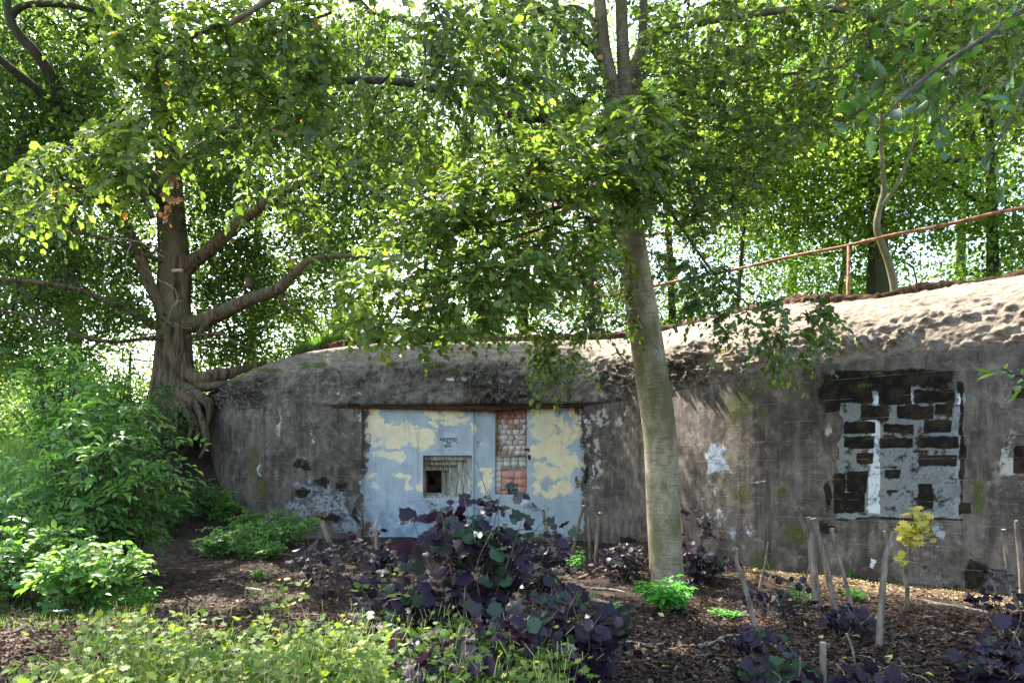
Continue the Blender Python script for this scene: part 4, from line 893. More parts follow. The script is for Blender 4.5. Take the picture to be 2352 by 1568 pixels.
# ------------------------------------------------------------ the oak on the bank
oak = thing('oak_tree', 'big old oak with exposed roots gripping the bank at the bunker end', 'tree', P(402, 985, 18))
ot = [(404, 1010, .80), (404, 960, .72), (402, 905, .62), (399, 850, .52), (398, 780, .44), (399, 700, .42), (402, 620, .41), (398, 560, .37), (392, 480, .34), (386, 380, .30), (374, 280, .27), (362, 180, .23), (352, 60, .19), (345, -80, .16), (340, -300, .10)]
_, op, orr = limb_mesh('trunk', [P(a, b, 18) for a, b, c in ot], [c for *_, c in ot], M_oak_bark, oak, 40, 10, .09, .25, 5, 3.2)
olimbs = [[(420, 745, 18, .26), (455, 742, 17.8, .25), (500, 722, 17.5, .23), (570, 690, 17, .19), (640, 662, 16.6, .16), (680, 625, 16.4, .12), (715, 597, 16.2, .09), (800, 588, 16, .06), (900, 600, 16, .03)],
          [(415, 625, 18, .26), (440, 603, 17.9, .24), (490, 567, 17.6, .19), (560, 505, 17.2, .15), (640, 448, 16.8, .12), (740, 400, 16.4, .08), (860, 370, 16, .05), (1000, 380, 16, .02)],
          [(388, 745, 17.8, .20), (362, 690, 17.6, .18), (338, 640, 17.4, .17), (318, 580, 17.2, .15), (285, 510, 17, .13), (240, 460, 16.6, .10), (150, 420, 16, .07), (60, 330, 15.5, .04)],
          [(375, 775, 17.6, .09), (330, 778, 17.2, .06), (260, 785, 16.6, .06), (180, 770, 16, .05), (100, 735, 15.5, .042), (0, 714, 15, .035), (-150, 700, 14.5, .03)],
          [(370, 755, 17.8, .13), (310, 722, 17.4, .11), (230, 685, 16.8, .09), (140, 656, 16.2, .07), (0, 640, 15.6, .055), (-140, 620, 15, .04)],
          [(378, 600, 17.7, .07), (330, 585, 17.2, .065), (240, 548, 16.4, .055), (130, 525, 15.6, .05), (0, 520, 15, .03)],
          [(388, 445, 17.8, .12), (350, 425, 17.4, .10), (330, 430, 17, .09), (260, 462, 16.4, .075), (180, 468, 15.8, .06), (40, 500, 15, .03)],
          [(385, 470, 17.8, .20), (340, 430, 17.3, .19), (290, 380, 16.6, .18), (240, 330, 16, .17), (180, 262, 15.2, .17), (132, 240, 14.8, .15), (125, 190, 14.6, .13), (80, 120, 14.2, .12), (30, 60, 14, .11), (10, -20, 14, .09), (-20, -150, 14, .06)],
          [(132, 250, 14.8, .12), (90, 210, 14.4, .11), (40, 170, 14, .10), (-20, 120, 13.6, .08)],
          [(20, 40, 14, .08), (60, 12, 14, .075), (150, 12, 14, .07), (230, 28, 14, .05), (330, 40, 14, .03)],
          [(395, 470, 17.8, .18), (345, 400, 17.5, .16), (318, 410, 17, .12), (350, 500, 17, .08)],
          [(375, 300, 18, .15), (420, 220, 17.6, .13), (480, 150, 17.2, .1), (600, 90, 16.8, .07), (760, 30, 16.5, .04)],
          [(392, 400, 18, .14), (470, 330, 17.6, .11), (560, 280, 17, .09), (680, 230, 16.8, .06), (820, 210, 16.5, .03)],
          [(430, 775, 17.8, .05), (470, 768, 17.5, .05), (510, 768, 17.2, .045), (545, 790, 17, .03), (580, 800, 16.8, .015)],
          [(470, 752, 17.6, .09), (492, 722, 17.4, .09), (500, 700, 17.3, .07)],
          [(455, 768, 17.6, .07), (480, 740, 17.5, .08), (498, 712, 17.4, .09)],
          [(640, 665, 16.6, .05), (655, 700, 16.8, .055), (690, 722, 17, .05), (720, 745, 17.2, .035), (740, 770, 17.4, .015)],
          [(365, 220, 18, .12), (300, 130, 17, .1), (240, 60, 16, .08), (180, -40, 15.5, .05)],
          [(570, 660, 17, .09), (572, 640, 17, .10), (576, 655, 17, .05)]]
on = [op[50:]]
for i, l in enumerate(olimbs):
    _, lp, lr = limb_mesh('branch', [P(a, b, c) for a, b, c, d in l], [d * (1 if k_ == 0 else .84) for k_, (*_, d) in enumerate(l)], M_oak_bark if i not in (8, 9, 7) else M_dark_bark, oak, 16, 8, .10, None, 30 + i, 4); on.append(lp[4:])
on = np.vstack(on)
roots = [[(385, 925, 17.6, .16), (362, 950, 17.2, .10), (345, 975, 17.0, .08), (330, 1010, 16.9, .05)], [(395, 930, 17.5, .15), (380, 960, 17.1, .08), (366, 985, 16.9, .07), (362, 1020, 16.8, .04)],
         [(402, 930, 17.4, .14), (398, 965, 17.0, .07), (392, 1000, 16.8, .06), (388, 1030, 16.7, .04)], [(408, 925, 17.4, .14), (414, 955, 17.0, .06), (410, 985, 16.85, .05), (404, 1020, 16.7, .03)],
         [(412, 920, 17.4, .14), (428, 945, 17.0, .08), (432, 975, 16.8, .07), (440, 1010, 16.6, .05)], [(416, 900, 17.5, .2), (440, 925, 17.1, .13), (456, 950, 16.9, .10), (468, 985, 16.7, .09), (470, 1015, 16.6, .06), (462, 1045, 16.5, .04)],
         [(425, 890, 17.6, .2), (455, 905, 17.2, .14), (478, 930, 17.1, .10), (484, 955, 17, .08), (482, 990, 16.9, .04)], [(405, 920, 17.4, .12), (420, 940, 17.1, .05), (400, 960, 16.95, .045), (380, 975, 16.9, .04), (352, 985, 16.8, .03)],
         [(425, 920, 17.3, .10), (440, 950, 17.0, .05), (446, 985, 16.8, .045), (450, 1020, 16.6, .03)], [(380, 930, 17.6, .10), (372, 965, 17.1, .05), (352, 1000, 16.95, .045)], [(372, 900, 17.8, .16), (345, 935, 17.6, .10), (318, 960, 17.5, .07), (300, 990, 17.4, .04)],
         [(430, 850, 17.9, .22), (462, 868, 17.7, .18), (498, 866, 17.6, .16), (540, 848, 17.8, .13), (575, 842, 18.2, .09), (610, 835, 18.8, .05)], [(440, 875, 17.8, .16), (470, 890, 17.5, .13), (510, 884, 17.5, .12), (545, 862, 17.9, .07)]]
for i, l in enumerate(roots): limb_mesh('root', [P(a, b, c) + (rv(1, .06)[0] if k_ > 0 else 0) for k_, (a, b, c, d) in enumerate(l)], [d * rng.uniform(.7, 1.25) for *_, d in l], M_oak_bark, oak, 14, 9, .18, None, 60 + i, 5)
dead = [[(376, 590, 16.2, .02), (330, 560, 15.9, .016), (262, 548, 15.6, .014), (236, 575, 15.4, .009), (215, 600, 15.4, .004)], [(395, 705, 16.4, .016), (408, 690, 16.2, .014), (398, 660, 16.1, .012), (360, 640, 16, .009), (330, 610, 16, .004)],
        [(400, 750, 16.4, .014), (388, 740, 16.2, .012), (392, 705, 16.1, .011), (414, 690, 16.1, .006)], [(260, 548, 15.6, .012), (252, 600, 15.6, .01), (236, 650, 15.6, .008), (240, 700, 15.6, .004)], [(440, 755, 16.4, .012), (415, 748, 16.2, .01), (400, 738, 16.2, .008)],
        [(300, 556, 15.8, .012), (290, 610, 15.7, .009), (300, 660, 15.7, .006), (280, 700, 15.7, .003)]]
mbd = MB()
for l in dead:
    q = catmull([(*P(a, b, c), d) for a, b, c, d in l], 6); q[:, :3] += rng.normal(0, .015, (len(q), 3)); mbd.tube(q[:, :3], q[:, 3], 5)
mbd.build('dead_twig', M_dead_wood, oak, True)
mbd = MB(); q = [P(398, 622, 17.45), P(408, 621, 17.2), P(418, 621, 17.1)]; mbd.tube(q, [.05, .045, .04], 9); mbd.build('branch_stub', M_pale_wood, oak)
def clumps(fo, T, per, sig, L, kind='rhomb', prune=True, flat=.5, W=.75, rnd=None):
    n = len(T); c = np.clip(rng.normal(.45, .2, n), 0, 1) if rnd is None else rnd
    q = np.repeat(T, per, 0) + rv(n * per, sig) * np.array([1, 1, flat]); cc = np.clip(np.repeat(c, per) + rng.normal(0, .2, n * per), 0, .96)
    if prune: k = sunny(q); q, cc = q[k], cc[k]
    m_ = len(q); s_ = L * rng.uniform(.6, 1.25, m_); fo.leaves(q, rv(m_) + np.array([0, 0, -.3]), UP * .7 + rv(m_, .6), s_, s_ * W, kind, cc)
fo = Fol()
T = np.vstack([region(300, [(-100, -60), (320, -60), (300, 200), (230, 360), (60, 420), (-100, 420)], (14.3, 17)), region(420, [(-100, 380), (330, 300), (350, 480), (330, 760), (100, 860), (-100, 860)], (16.5, 22)),
               region(420, [(380, 120), (900, 60), (1000, 300), (860, 420), (640, 430), (480, 560), (420, 500)], (17.6, 21.5)), region(190, [(430, 560), (560, 540), (760, 560), (780, 700), (640, 720), (600, 800), (460, 860), (450, 790)], (18, 22)),
               region(120, [(640, 400), (1000, 330), (1050, 500), (800, 620), (640, 560)], (17, 20)), region(260, [(0, -80), (900, -80), (700, -700), (0, -700)], (13, 20))])
T = T[sunny(T, .3)]
paths, radii = grow(on, T, .006, .05, .12, .45); fo.tubes(paths, np.minimum(radii, .06), 5)
clumps(fo, T, 78, .36, .12, flat=.6)
fo.build('crown', [M_oak_leaf, M_dark_bark], oak)

# ------------------------------------------------------------ trees beyond the bunker
def back_tree(name, label, px_, D, ztop, rad, zlow, nclump, leafm, trunk_r=.16, lean=(0, 0), bark=M_dark_bark, L=.13, per=54, gap=.44, trunkpath=None, group='trees beyond the bunker', sig=.42, prune=True):
    x = (px_ - 1176) / F * D; g = float(ground_z(np.array([x]), np.array([D]))[0]) - .1
    o = thing(name, label, 'tree', (x, D, g), group)
    if trunkpath is None: trunkpath = [(x, D, g, trunk_r * 1.3), (x + lean[0] * .2, D, g + ztop * .25, trunk_r), (x + lean[0] * .5, D + lean[1] * .5, g + ztop * .55, trunk_r * .7), (x + lean[0], D + lean[1], ztop * .9, trunk_r * .3)]
    tp = np.array(trunkpath); _, p, r = limb_mesh('trunk', tp[:, :3], tp[:, 3], bark, o, 12, 8, .10, None, int(px_) % 97)
    cz = (ztop + zlow) / 2; hz = (ztop - zlow) / 2; cx, cy = tp[-1, 0] * .5 + x * .5, tp[-1, 1] * .5 + D * .5
    v = nrm(rv(nclump * 4)) * (rng.random((nclump * 4, 1)) ** .42); T = np.array([cx, cy, cz]) + v * np.array([rad, rad * .8, hz])
    T = T[fbm(T * .42 + px_, 44, 3) > gap][:nclump]
    start = p[p[:, 2] > zlow - 1.2] if (p[:, 2] > zlow - 1.2).sum() > 4 else p[-12:]
    # a few big limbs first
    k = min(9, len(T)); big = T[rng.choice(len(T), k, replace=False)]; lp, lr = grow(start, big, trunk_r * .28, .1, .08, .4)
    fo = Fol(); nodes = np.vstack([start, lp[:, 1:].reshape(-1, 3)])
    for a, b in zip(lp, lr): limb_mesh('branch', a, np.minimum(b * np.linspace(1.25, .5, 6), trunk_r * .7), bark, o, 8, 4, .08, None, 5)
    paths, radii = grow(nodes, T, .008, .05, .1, .45); fo.tubes(paths, np.minimum(radii, trunk_r * .45), 4)
    clumps(fo, T, per, sig, L * 1.1, flat=.55, prune=prune)
    fo.build('crown', [leafm, bark], o); return o
BT = [('broadleaf_tree', 'low bright tree behind the roof, just left of the beech trunk', 1290, 31, 10.5, 4.5, 5.2, 150, M_back_leaf, .10),
      ('broadleaf_tree', 'low bright tree behind the roof between the beech trunk and the thin straight trunk', 1590, 33, 11, 4.0, 6.2, 130, M_back_leaf, .10),
      ('broadleaf_tree', 'low bright tree far behind the railing, left of its post', 1800, 30, 11, 4.2, 6.4, 150, M_back_leaf, .10),
      ('broadleaf_tree', 'low bright tree far behind the railing, right of the pale sapling', 2200, 28, 11, 4.4, 6.4, 150, M_back_leaf, .10),
      ('broadleaf_tree', 'low leafy tree filling the gap between the oak trunk and the grassy roof end', 545, 25, 6.0, 3.6, 1.6, 150, M_back_leaf, .12),
      ('broadleaf_tree', 'low leafy tree behind the oak trunk, left of its roots', 290, 25, 6.6, 3.4, 1.2, 220, M_back_leaf, .12),
      ('broadleaf_tree', 'low bright tree behind the roof grass above the left end of the blue paint', 800, 27, 8.5, 3.2, 4.6, 180, M_back_leaf, .12),
      ('broadleaf_tree', 'leafy tree behind the grassy roof edge, just right of the oak trunk', 560, 27, 22, 5.5, 7.5, 340, M_back_leaf, .2),
      ('broadleaf_tree', 'bright leafy tree seen through the gap above the rounded left end of the bunker', 770, 31, 24, 6, 7.5, 330, M_back_leaf, .2),
      ('broadleaf_tree', 'tree behind the bunker roof, straight above the gun port', 985, 28, 22, 6, 6.5, 380, M_back_leaf, .2),
      ('broadleaf_tree', 'tall tree behind the bunker roof, straight above the bricked doorway', 1190, 34, 26, 7, 6.5, 480, M_back_leaf, .22),
      ('broadleaf_tree', 'tree just right of the beech trunk, behind the low end of the railing', 1560, 29, 23, 6, 6.5, 400, M_back_leaf, .18),
      ('broadleaf_tree', 'tree with a thin straight trunk crossing the middle of the railing', 1664, 21, 16, 3.6, 7.5, 200, M_back_leaf, .075),
      ('broadleaf_tree', 'dark leaning tree just right of the railing post', 1985, 20, 17, 4.6, 7.2, 230, M_back_leaf, .2),
      ('broadleaf_tree', 'thin trunked tree just left of the railing post', 1872, 24, 17, 4.4, 6.8, 230, M_back_leaf, .10),
      ('broadleaf_tree', 'dark trunked tree close behind the pale barked sapling', 2075, 19, 17, 4.6, 7.2, 220, M_back_leaf, .24),
      ('broadleaf_tree', 'dense low branched tree behind the upper right end of the railing', 2290, 19, 16, 4.8, 5.2, 260, M_back_leaf, .2),
      ('broadleaf_tree', 'tall tree behind the bunker whose crown fills the upper right of the view', 2200, 30, 24, 8, 9, 330, M_back_leaf, .25),
      ('broadleaf_tree', 'big tree whose crown rises high right of the beech stems', 1800, 32, 26, 8, 9, 330, M_back_leaf, .25),
      ('broadleaf_tree', 'tree at the right edge beyond the railing', 2500, 17, 16, 4.6, 5.5, 260, M_back_leaf, .2),
      ('broadleaf_tree', 'dark tree behind the oak, its crown left of the oak trunk', 200, 26, 21, 6.5, 4.8, 480, M_oak_leaf, .25),
      ('broadleaf_tree', 'dark tree at the left edge behind the oak limbs', -80, 21, 17, 5.5, 3.6, 420, M_oak_leaf, .25)]
for i, b in enumerate(BT):
    back_tree(*b, lean=((rng.random() - .5) * 4.5, 0), gap=.46 if b[2] < 1300 else .42)
back_tree('copper_tree', 'tree with reddish purple leaves behind the beech trunk', 1360, 25, 15, 4.2, 5.6, 150, M_copper_leaf, .12, gap=.46, L=.10, group=None)
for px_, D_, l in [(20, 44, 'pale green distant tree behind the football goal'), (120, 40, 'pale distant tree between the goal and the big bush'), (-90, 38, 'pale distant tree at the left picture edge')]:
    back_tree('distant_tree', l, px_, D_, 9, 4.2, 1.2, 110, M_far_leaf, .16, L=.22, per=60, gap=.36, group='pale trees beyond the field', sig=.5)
sap = [(*P(2056, 690, 14.4), .085), (*P(2052, 650, 14.4), .08), (*P(2040, 600, 14.4), .078), (*P(2022, 550, 14.4), .075), (*P(2014, 515, 14.4), .07), (*P(2022, 470, 14.4), .062), (*P(2030, 430, 14.4), .055), (*P(2024, 340, 14.4), .04), (*P(2024, 220, 14.4), .02)]

o = back_tree('pale_sapling', 'slender young tree with pale yellowish bark crossing the railing', 2056, 14.4, 13, 2.3, 8.0, 90, M_back_leaf, .07, bark=M_pale_bark, trunkpath=sap, L=.12, per=44, gap=.40, group=None, sig=.35)
limb_mesh('branch', [P(2018, 480, 14.4), P(2040, 455, 14.3), P(2062, 420, 14.2), P(2090, 350, 14.1), P(2105, 290, 14)], [.05, .045, .04, .03, .02], M_pale_bark, o, 10)
# near branch at the top right
nb_ = thing('overhanging_branch', 'dark leafy beech branch hanging close to the viewer in the top right corner', 'branch', P(2500, -100, 2.4))
ln_ = [[(2700, -300, 3.2, .02), (2450, -60, 2.8, .013), (2300, 60, 2.6, .009), (2150, 160, 2.4, .007), (2040, 260, 2.3, .004), (1990, 330, 2.3, .002)], [(2450, -60, 2.8, .01), (2380, 100, 2.6, .007), (2330, 260, 2.5, .005), (2250, 380, 2.5, .003)], [(2450, -60, 2.8, .01), (2200, -40, 2.5, .006), (2020, 30, 2.4, .003)], [(2500, 850, 2.6, .007), (2420, 865, 2.5, .006), (2340, 862, 2.4, .004), (2300, 845, 2.35, .002)]]
nn = []
for i, l in enumerate(ln_):
    _, lp, _r = limb_mesh('twig', [P(a, b, c) for a, b, c, d in l], [d for *_, d in l], M_twig, nb_, 6); nn.append(lp)
fo = Fol(); NN = np.vstack(nn[:3]); T = region(48, [(1830, 60), (2000, -20), (2400, -60), (2400, 420), (2330, 440), (2200, 330), (2080, 360), (1960, 280)], (2.2, 3.0)); pa, ra = grow(NN, T, .0012, .1, .05, .4); fo.tubes(pa, ra, 4)
dd = nrm(nrm(pa[:, -1] - pa[:, 2]) + rv(len(T), .3) - UP * .3); sprays(fo, T - dd * .08, dd, .17, 5, .072, .045, 'oval', .4, .5, rng.uniform(0, .6, len(T)), .001)
T2 = np.array([P(2385, 866, 2.42), P(2345, 860, 2.4), P(2315, 848, 2.36), P(2370, 880, 2.4)]); sprays(fo, T2, np.array([[-1, .1, -.2], [-1, -.3, .3], [-1, .3, .1], [-.6, .2, -.6]]), .07, 3, .065, .042, 'oval', .3, .5, np.full(4, .75), .001)
fo.build('foliage', [M_near_leaf, M_twig], nb_)
# withered leaves hanging in the beech at the left
wl = thing('withered_leaf_bunch', 'bunch of withered brown leaves hanging in front of the oak trunk', 'dead leaves', P(600, 640, 6.2))
wl.location = tuple(P(400, 470, 6.3)); fo = Fol()
pth = np.array([P(412, 400, 6.4), P(405, 430, 6.35), P(396, 470, 6.3), P(376, 500, 6.3)]); fo.tubes(pth[None], np.full((1, 4), .003), 4)
for c_, k in [((404, 412), 7), ((400, 455), 5), ((384, 480), 5), ((376, 500), 6)]:
    q = P(*c_, 6.3) + rv(k, .022); fo.leaves(q, rv(k) - UP * .8, rv(k), .085, .05, 'oval', rng.random(k))
fo.build('foliage', [M_dead_leaf, M_twig], wl)
# ------------------------------------------------------------ shrubs and plants
def G(px_, D):
    x = (px_ - 1176) / F * D; return np.array([x, D, float(ground_z(np.array([x]), np.array([float(D)]))[0])])
def gz(x, y): return float(ground_z(np.array([float(x)]), np.array([float(y)]))[0])
def shrub(name, label, cat, base, h, rad, nst, per_st, leafm, L, W, kind='oval', m=7, ln=.28, droop=.4, stem_r=.012, stemm=None, fill=(.25, 1), bend=.5, lean=(0, 0), group=None, spread=55, rnd=None, tilt=None, arch=.15, flatr=.35, skip=.08):
    base = np.array(base, float); o = thing(name, label, cat, base, group); fo = Fol(); stemm = stemm or M_twig
    for i in range(nst):
        a = rng.uniform(0, 2 * np.pi); rr = rad * math.sqrt(rng.random()) ; hh = h * rng.uniform(.65, 1.0) * (1 - .35 * (rr / rad) ** 2)
        tip = base + np.array([math.cos(a) * rr + lean[0], math.sin(a) * rr + lean[1], hh]); st = base + np.array([math.cos(a), math.sin(a), 0]) * rad * .12 * rng.random(); st[2] = gz(st[0], st[1]) - .05
        k1 = st + (tip - st) * .35 + UP * hh * .12 * bend + rv(1, .04)[0]; k2 = st + (tip - st) * .7 + UP * hh * .12 * bend + rv(1, .05)[0]
        if i < 60: _, p, r = limb_mesh('stem', [st, k1, k2, tip], [stem_r, stem_r * .8, stem_r * .5, stem_r * .2], stemm, o, 6, 6, .05)
        else: p = catmull([st, k1, k2, tip], 6)
        t = rng.uniform(fill[0], fill[1], per_st); O = np.stack([np.interp(t, np.linspace(0, 1, len(p)), p[:, j]) for j in range(3)], -1)
        aa = rng.uniform(0, 2 * np.pi, per_st); d = np.stack([np.cos(aa), np.sin(aa), rng.uniform(-.1, .7, per_st)], -1) + (O - base) * .25 * np.array([1, 1, 0])
        zmin = ground_z(O[:, 0] + d[:, 0] * ln, O[:, 1] + d[:, 1] * ln)
        rb = np.clip(rng.normal(.45 if rnd is None else rnd, .2, per_st) + (t - .6) * .25, 0, .95)
        sprays(fo, O, d, ln, m, L, W, kind, droop, flatr, rb, .002, spread=spread, tilt=tilt, skip=skip)
    if lean is not None: pass
    fo.build('foliage', [leafm, M_stem if leafm is not M_hazel_leaf else M_twig], o, leafm is not M_hazel_leaf); return o
FT = np.array([0, -.45, .1])
shrub('elder_bush', 'big rounded bush with arching green leaves in front of the oak roots', 'bush', G(275, 10.4), 3.2, 1.22, 44, 13, M_bush_leaf, .165, .072, 'long', 7, .42, .55, .016, fill=(.2, 1), spread=60, tilt=FT, rnd=.62)
shrub('elder_bush', 'tall thin leafy shoots rising in front of the oak limbs at the left', 'bush', G(165, 10.9), 3.7, .78, 22, 12, M_bush_leaf, .19, .075, 'long', 7, .36, .5, .014, fill=(.45, 1), spread=60, tilt=FT, rnd=.7)
shrub('elder_bush', 'lower leafy bush at the left side of the big rounded bush', 'bush', G(110, 9.6), 1.9, 1.1, 32, 13, M_bush_leaf, .14, .068, 'long', 7, .32, .5, .012, spread=60, tilt=FT)
shrub('dogwood_bush', 'low light green bush in the left foreground beside the bare soil', 'bush', G(205, 8.0), .85, .72, 46, 7, M_bush_leaf, .11, .065, 'oval', 6, .2, .35, .006, spread=60, tilt=FT, rnd=.75)
shrub('dogwood_bush', 'low light green bush at the left picture edge', 'bush', G(40, 8.3), 1.15, .85, 50, 7, M_bush_leaf, .11, .065, 'oval', 6, .22, .35, .006, spread=60, tilt=FT, rnd=.68)
shrub('laurel_bush', 'dark tall bush behind the thin shoots, left of the oak trunk', 'bush', G(255, 15), 4.2, 1.6, 42, 14, M_bush_leaf, .13, .06, 'oval', 7, .34, .5, .02, spread=60, rnd=.15)
shrub('laurel_bush', 'dark tall bush left of the thin leafy shoots by the football field', 'bush', G(130, 16), 3.6, 1.1, 26, 12, M_bush_leaf, .13, .06, 'oval', 7, .34, .5, .02, spread=60, rnd=.2)
for i, (a, b, h, r, lab) in enumerate([(440, 15.6, 1.0, .8, 'dark green bramble just below the oak roots'), (395, 14.6, 1.0, .7, 'dark bramble between the oak roots and the big bush'), (535, 13.6, .5, .35, 'bramble on the soil bank below the roots'), (575, 13.8, .7, .95, 'bright bramble at the foot of the soil bank'), (655, 14.1, .9, .85, 'bramble against the stained left end of the bunker wall'),
                                 (565, 15.2, .7, .35, 'small bramble halfway up the bank beside the bunker'), (515, 12.6, .55, .45, 'bramble low between the big bush and the soil bank'), (512, 15.9, .75, .28, 'small light green sapling under the bunker end beside the roots'), (610, 12.6, .35, .5, 'low bramble reaching onto the bare soil')]):
    shrub('bramble_bush', lab, 'bush', G(a, b), h, r, 22, 9, M_bush_leaf, .085 if i != 7 else .12, .055, 'oval', 6, .22, .3, .006, spread=60, group='brambles on the bank', rnd=[.25, .2, .5, .8, .75, .85, .4, .9, .6][i], tilt=FT)
# purple hazels
HT = np.array([0, -.55, .25])
def hazel(label, px_, D, h, r, nst, per, L=.095, rnd=.4, **k):
    return shrub('purple_hazel', label, 'shrub', G(px_, D), h, r, nst, per, M_hazel_leaf, L, L * .92, 'round', 4, .22, .35, .007, M_cut_bark, group='purple leaved hazels', spread=62, tilt=HT, rnd=rnd, flatr=.5, **k)
hazel('tall dark purple hazel in front of the gun port and brick doorway', 1085, 5.6, 1.75, .58, 19, 9, .125, .56, fill=(.12, 1))
hazel('wide low part of a dark purple hazel at the bottom centre', 1120, 4.5, .8, .72, 14, 8, .125, .5, fill=(.1, 1))
hazel('dark purple hazel right beside the yellow flowering weeds', 920, 5.6, .80, .52, 20, 10, .095, .5, fill=(.15, 1))
hazel('dark purple hazel low in the centre right of the tallest one', 1300, 5.0, .75, .5, 20, 10, .095, .45, fill=(.1, 1))
hazel('sparse purple hazel with bare thin stems below the left end of the blue paint', 735, 8.6, .95, .7, 12, 5, .09, .5, fill=(.2, 1))
hazel('small purple hazel in front of the left edge of the blue paint', 868, 8.0, 1.05, .22, 8, 8, .09, .3, fill=(.3, 1))
hazel('purple and green hazel before the right end of the blue paint', 1245, 8.4, .95, .6, 18, 8, .09, .62)
hazel('small purple hazel just left of the beech trunk foot', 1440, 9.8, .55, .42, 16, 7, .08, .5)
hazel('purple hazel behind the right side of the beech trunk foot', 1610, 9.9, .6, .42, 14, 8, .085, .35)
hazel('thin purple hazel with high leaves right of the beech trunk', 1592, 10.3, 1.35, .25, 5, 5, .07, .3, fill=(.6, 1))
hazel('dark purple shoots low in the middle of the cut poles', 1935, 6.3, .42, .3, 5, 5, .09, .3)
hazel('purple shoots around the foot of the leftmost cut pole on the right', 1730, 5.7, .3, .2, 4, 4, .09, .35)
hazel('large leaved purple hazel at the bottom edge right of the centre', 1760, 4.55, .4, .36, 4, 5, .12, .6, fill=(.3, 1))
hazel('purple hazel at the bottom edge below the forked pole', 2030, 4.4, .22, .5, 8, 5, .11, .3, fill=(.3, 1))
hazel('dark purple hazel in the bottom right corner', 2300, 4.6, .5, .42, 9, 7, .10, .3, fill=(.2, 1))
hazel('dark hazel at the right edge above the corner one', 2310, 6.2, .9, .3, 5, 5, .09, .2, fill=(.3, 1))
hazel('small purple sprigs beside the thin leaning pole', 1785, 7.3, .5, .3, 6, 5, .08, .4)
# balsam
def rosette_plant(name, label, cat, base, h, rad, nst, mat, L, W, lv=5, kind='long', group=None):
    o = thing(name, label, cat, base, group); fo = Fol(); base = np.array(base)
    for i in range(nst):
        a = rng.uniform(0, 2 * np.pi); rr = rad * math.sqrt(rng.random()); tip = base + np.array([math.cos(a) * rr, math.sin(a) * rr, h * rng.uniform(.6, 1) * (1 - .3 * rr / rad)])
        limb_mesh('stem', [base + rv(1, .03)[0] * [1, 1, 0] - UP * .03, (base + tip) / 2 + rv(1, .02)[0], tip], [.008, .006, .003], M_stem, o, 5, 4)
        for j, q in enumerate((1.0, .8, .6, .42)):
            c_ = base + (tip - base) * q; k = lv if j < 3 else 3; aa = np.arange(k) / k * 2 * np.pi + rng.random() * 6; d = np.stack([np.cos(aa), np.sin(aa), .35 - .45 * rng.random(k)], -1)
            sz = rng.uniform(.7, 1.1, k) * (.55 if j == 0 else 1); fo.leaves(c_ + d * .02, d - UP * .15, UP + d * .3 + rv(k, .2), L * sz, W * sz, kind, np.clip(rng.normal(.55, .2, k), 0, .95))
    fo.build('foliage', [mat, M_stem], o); return o
rosette_plant('balsam_plant', 'bright green broad leaved plant in front of the beech trunk foot', 'plant', G(1530, 7.7), .52, .36, 16, M_balsam_leaf, .15, .075)
for i, (a, D, h, lab) in enumerate([(1420, 7.6, .16, 'low bright green seedlings left of the broad leaved plant'), (1668, 7.4, .16, 'low green seedlings right of the broad leaved plant'), (1330, 8.0, .3, 'green seedling beside the log in the centre'), (1185, 9.8, .5, 'green leafy seedling before the blue wall'),
                                   (1330, 10.6, .4, 'green seedling in front of the right end of the blue paint'), (607, 9.7, .22, 'small green seedling on the bare soil left of the purple hazel'), (325, 8.0, .3, 'pale green seedling at the edge of the low bush'), (1960, 8.4, .22, 'small green seedling behind the cut poles'), (1835, 8.3, .3, 'green seedling left of the pole cluster'), (1960, 10, .12, 'tiny weeds at the foot of the wall')]):
    rosette_plant('seedling', lab, 'plant', G(a, D), h, .16 if h < .2 else .2, 6, M_balsam_leaf, .07, .042, 4, 'oval', 'seedlings on the soil')
# plantain with strap leaves
o = thing('plantain', 'flat rosette of strap leaves on the bare soil beside the low bush', 'plant', G(315, 8.1)); fo = Fol(); k = 12; aa = rng.uniform(0, 6.3, k)
d = np.stack([np.cos(aa), np.sin(aa), rng.uniform(.25, 1.0, k)], -1); fo.leaves(np.repeat(np.array([G(315, 8.1)]), k, 0), d, UP + d * -.5, rng.uniform(.14, .27, k), .05, 'long', rng.uniform(.4, .9, k)); fo.build('foliage', [M_balsam_leaf, M_stem], o)
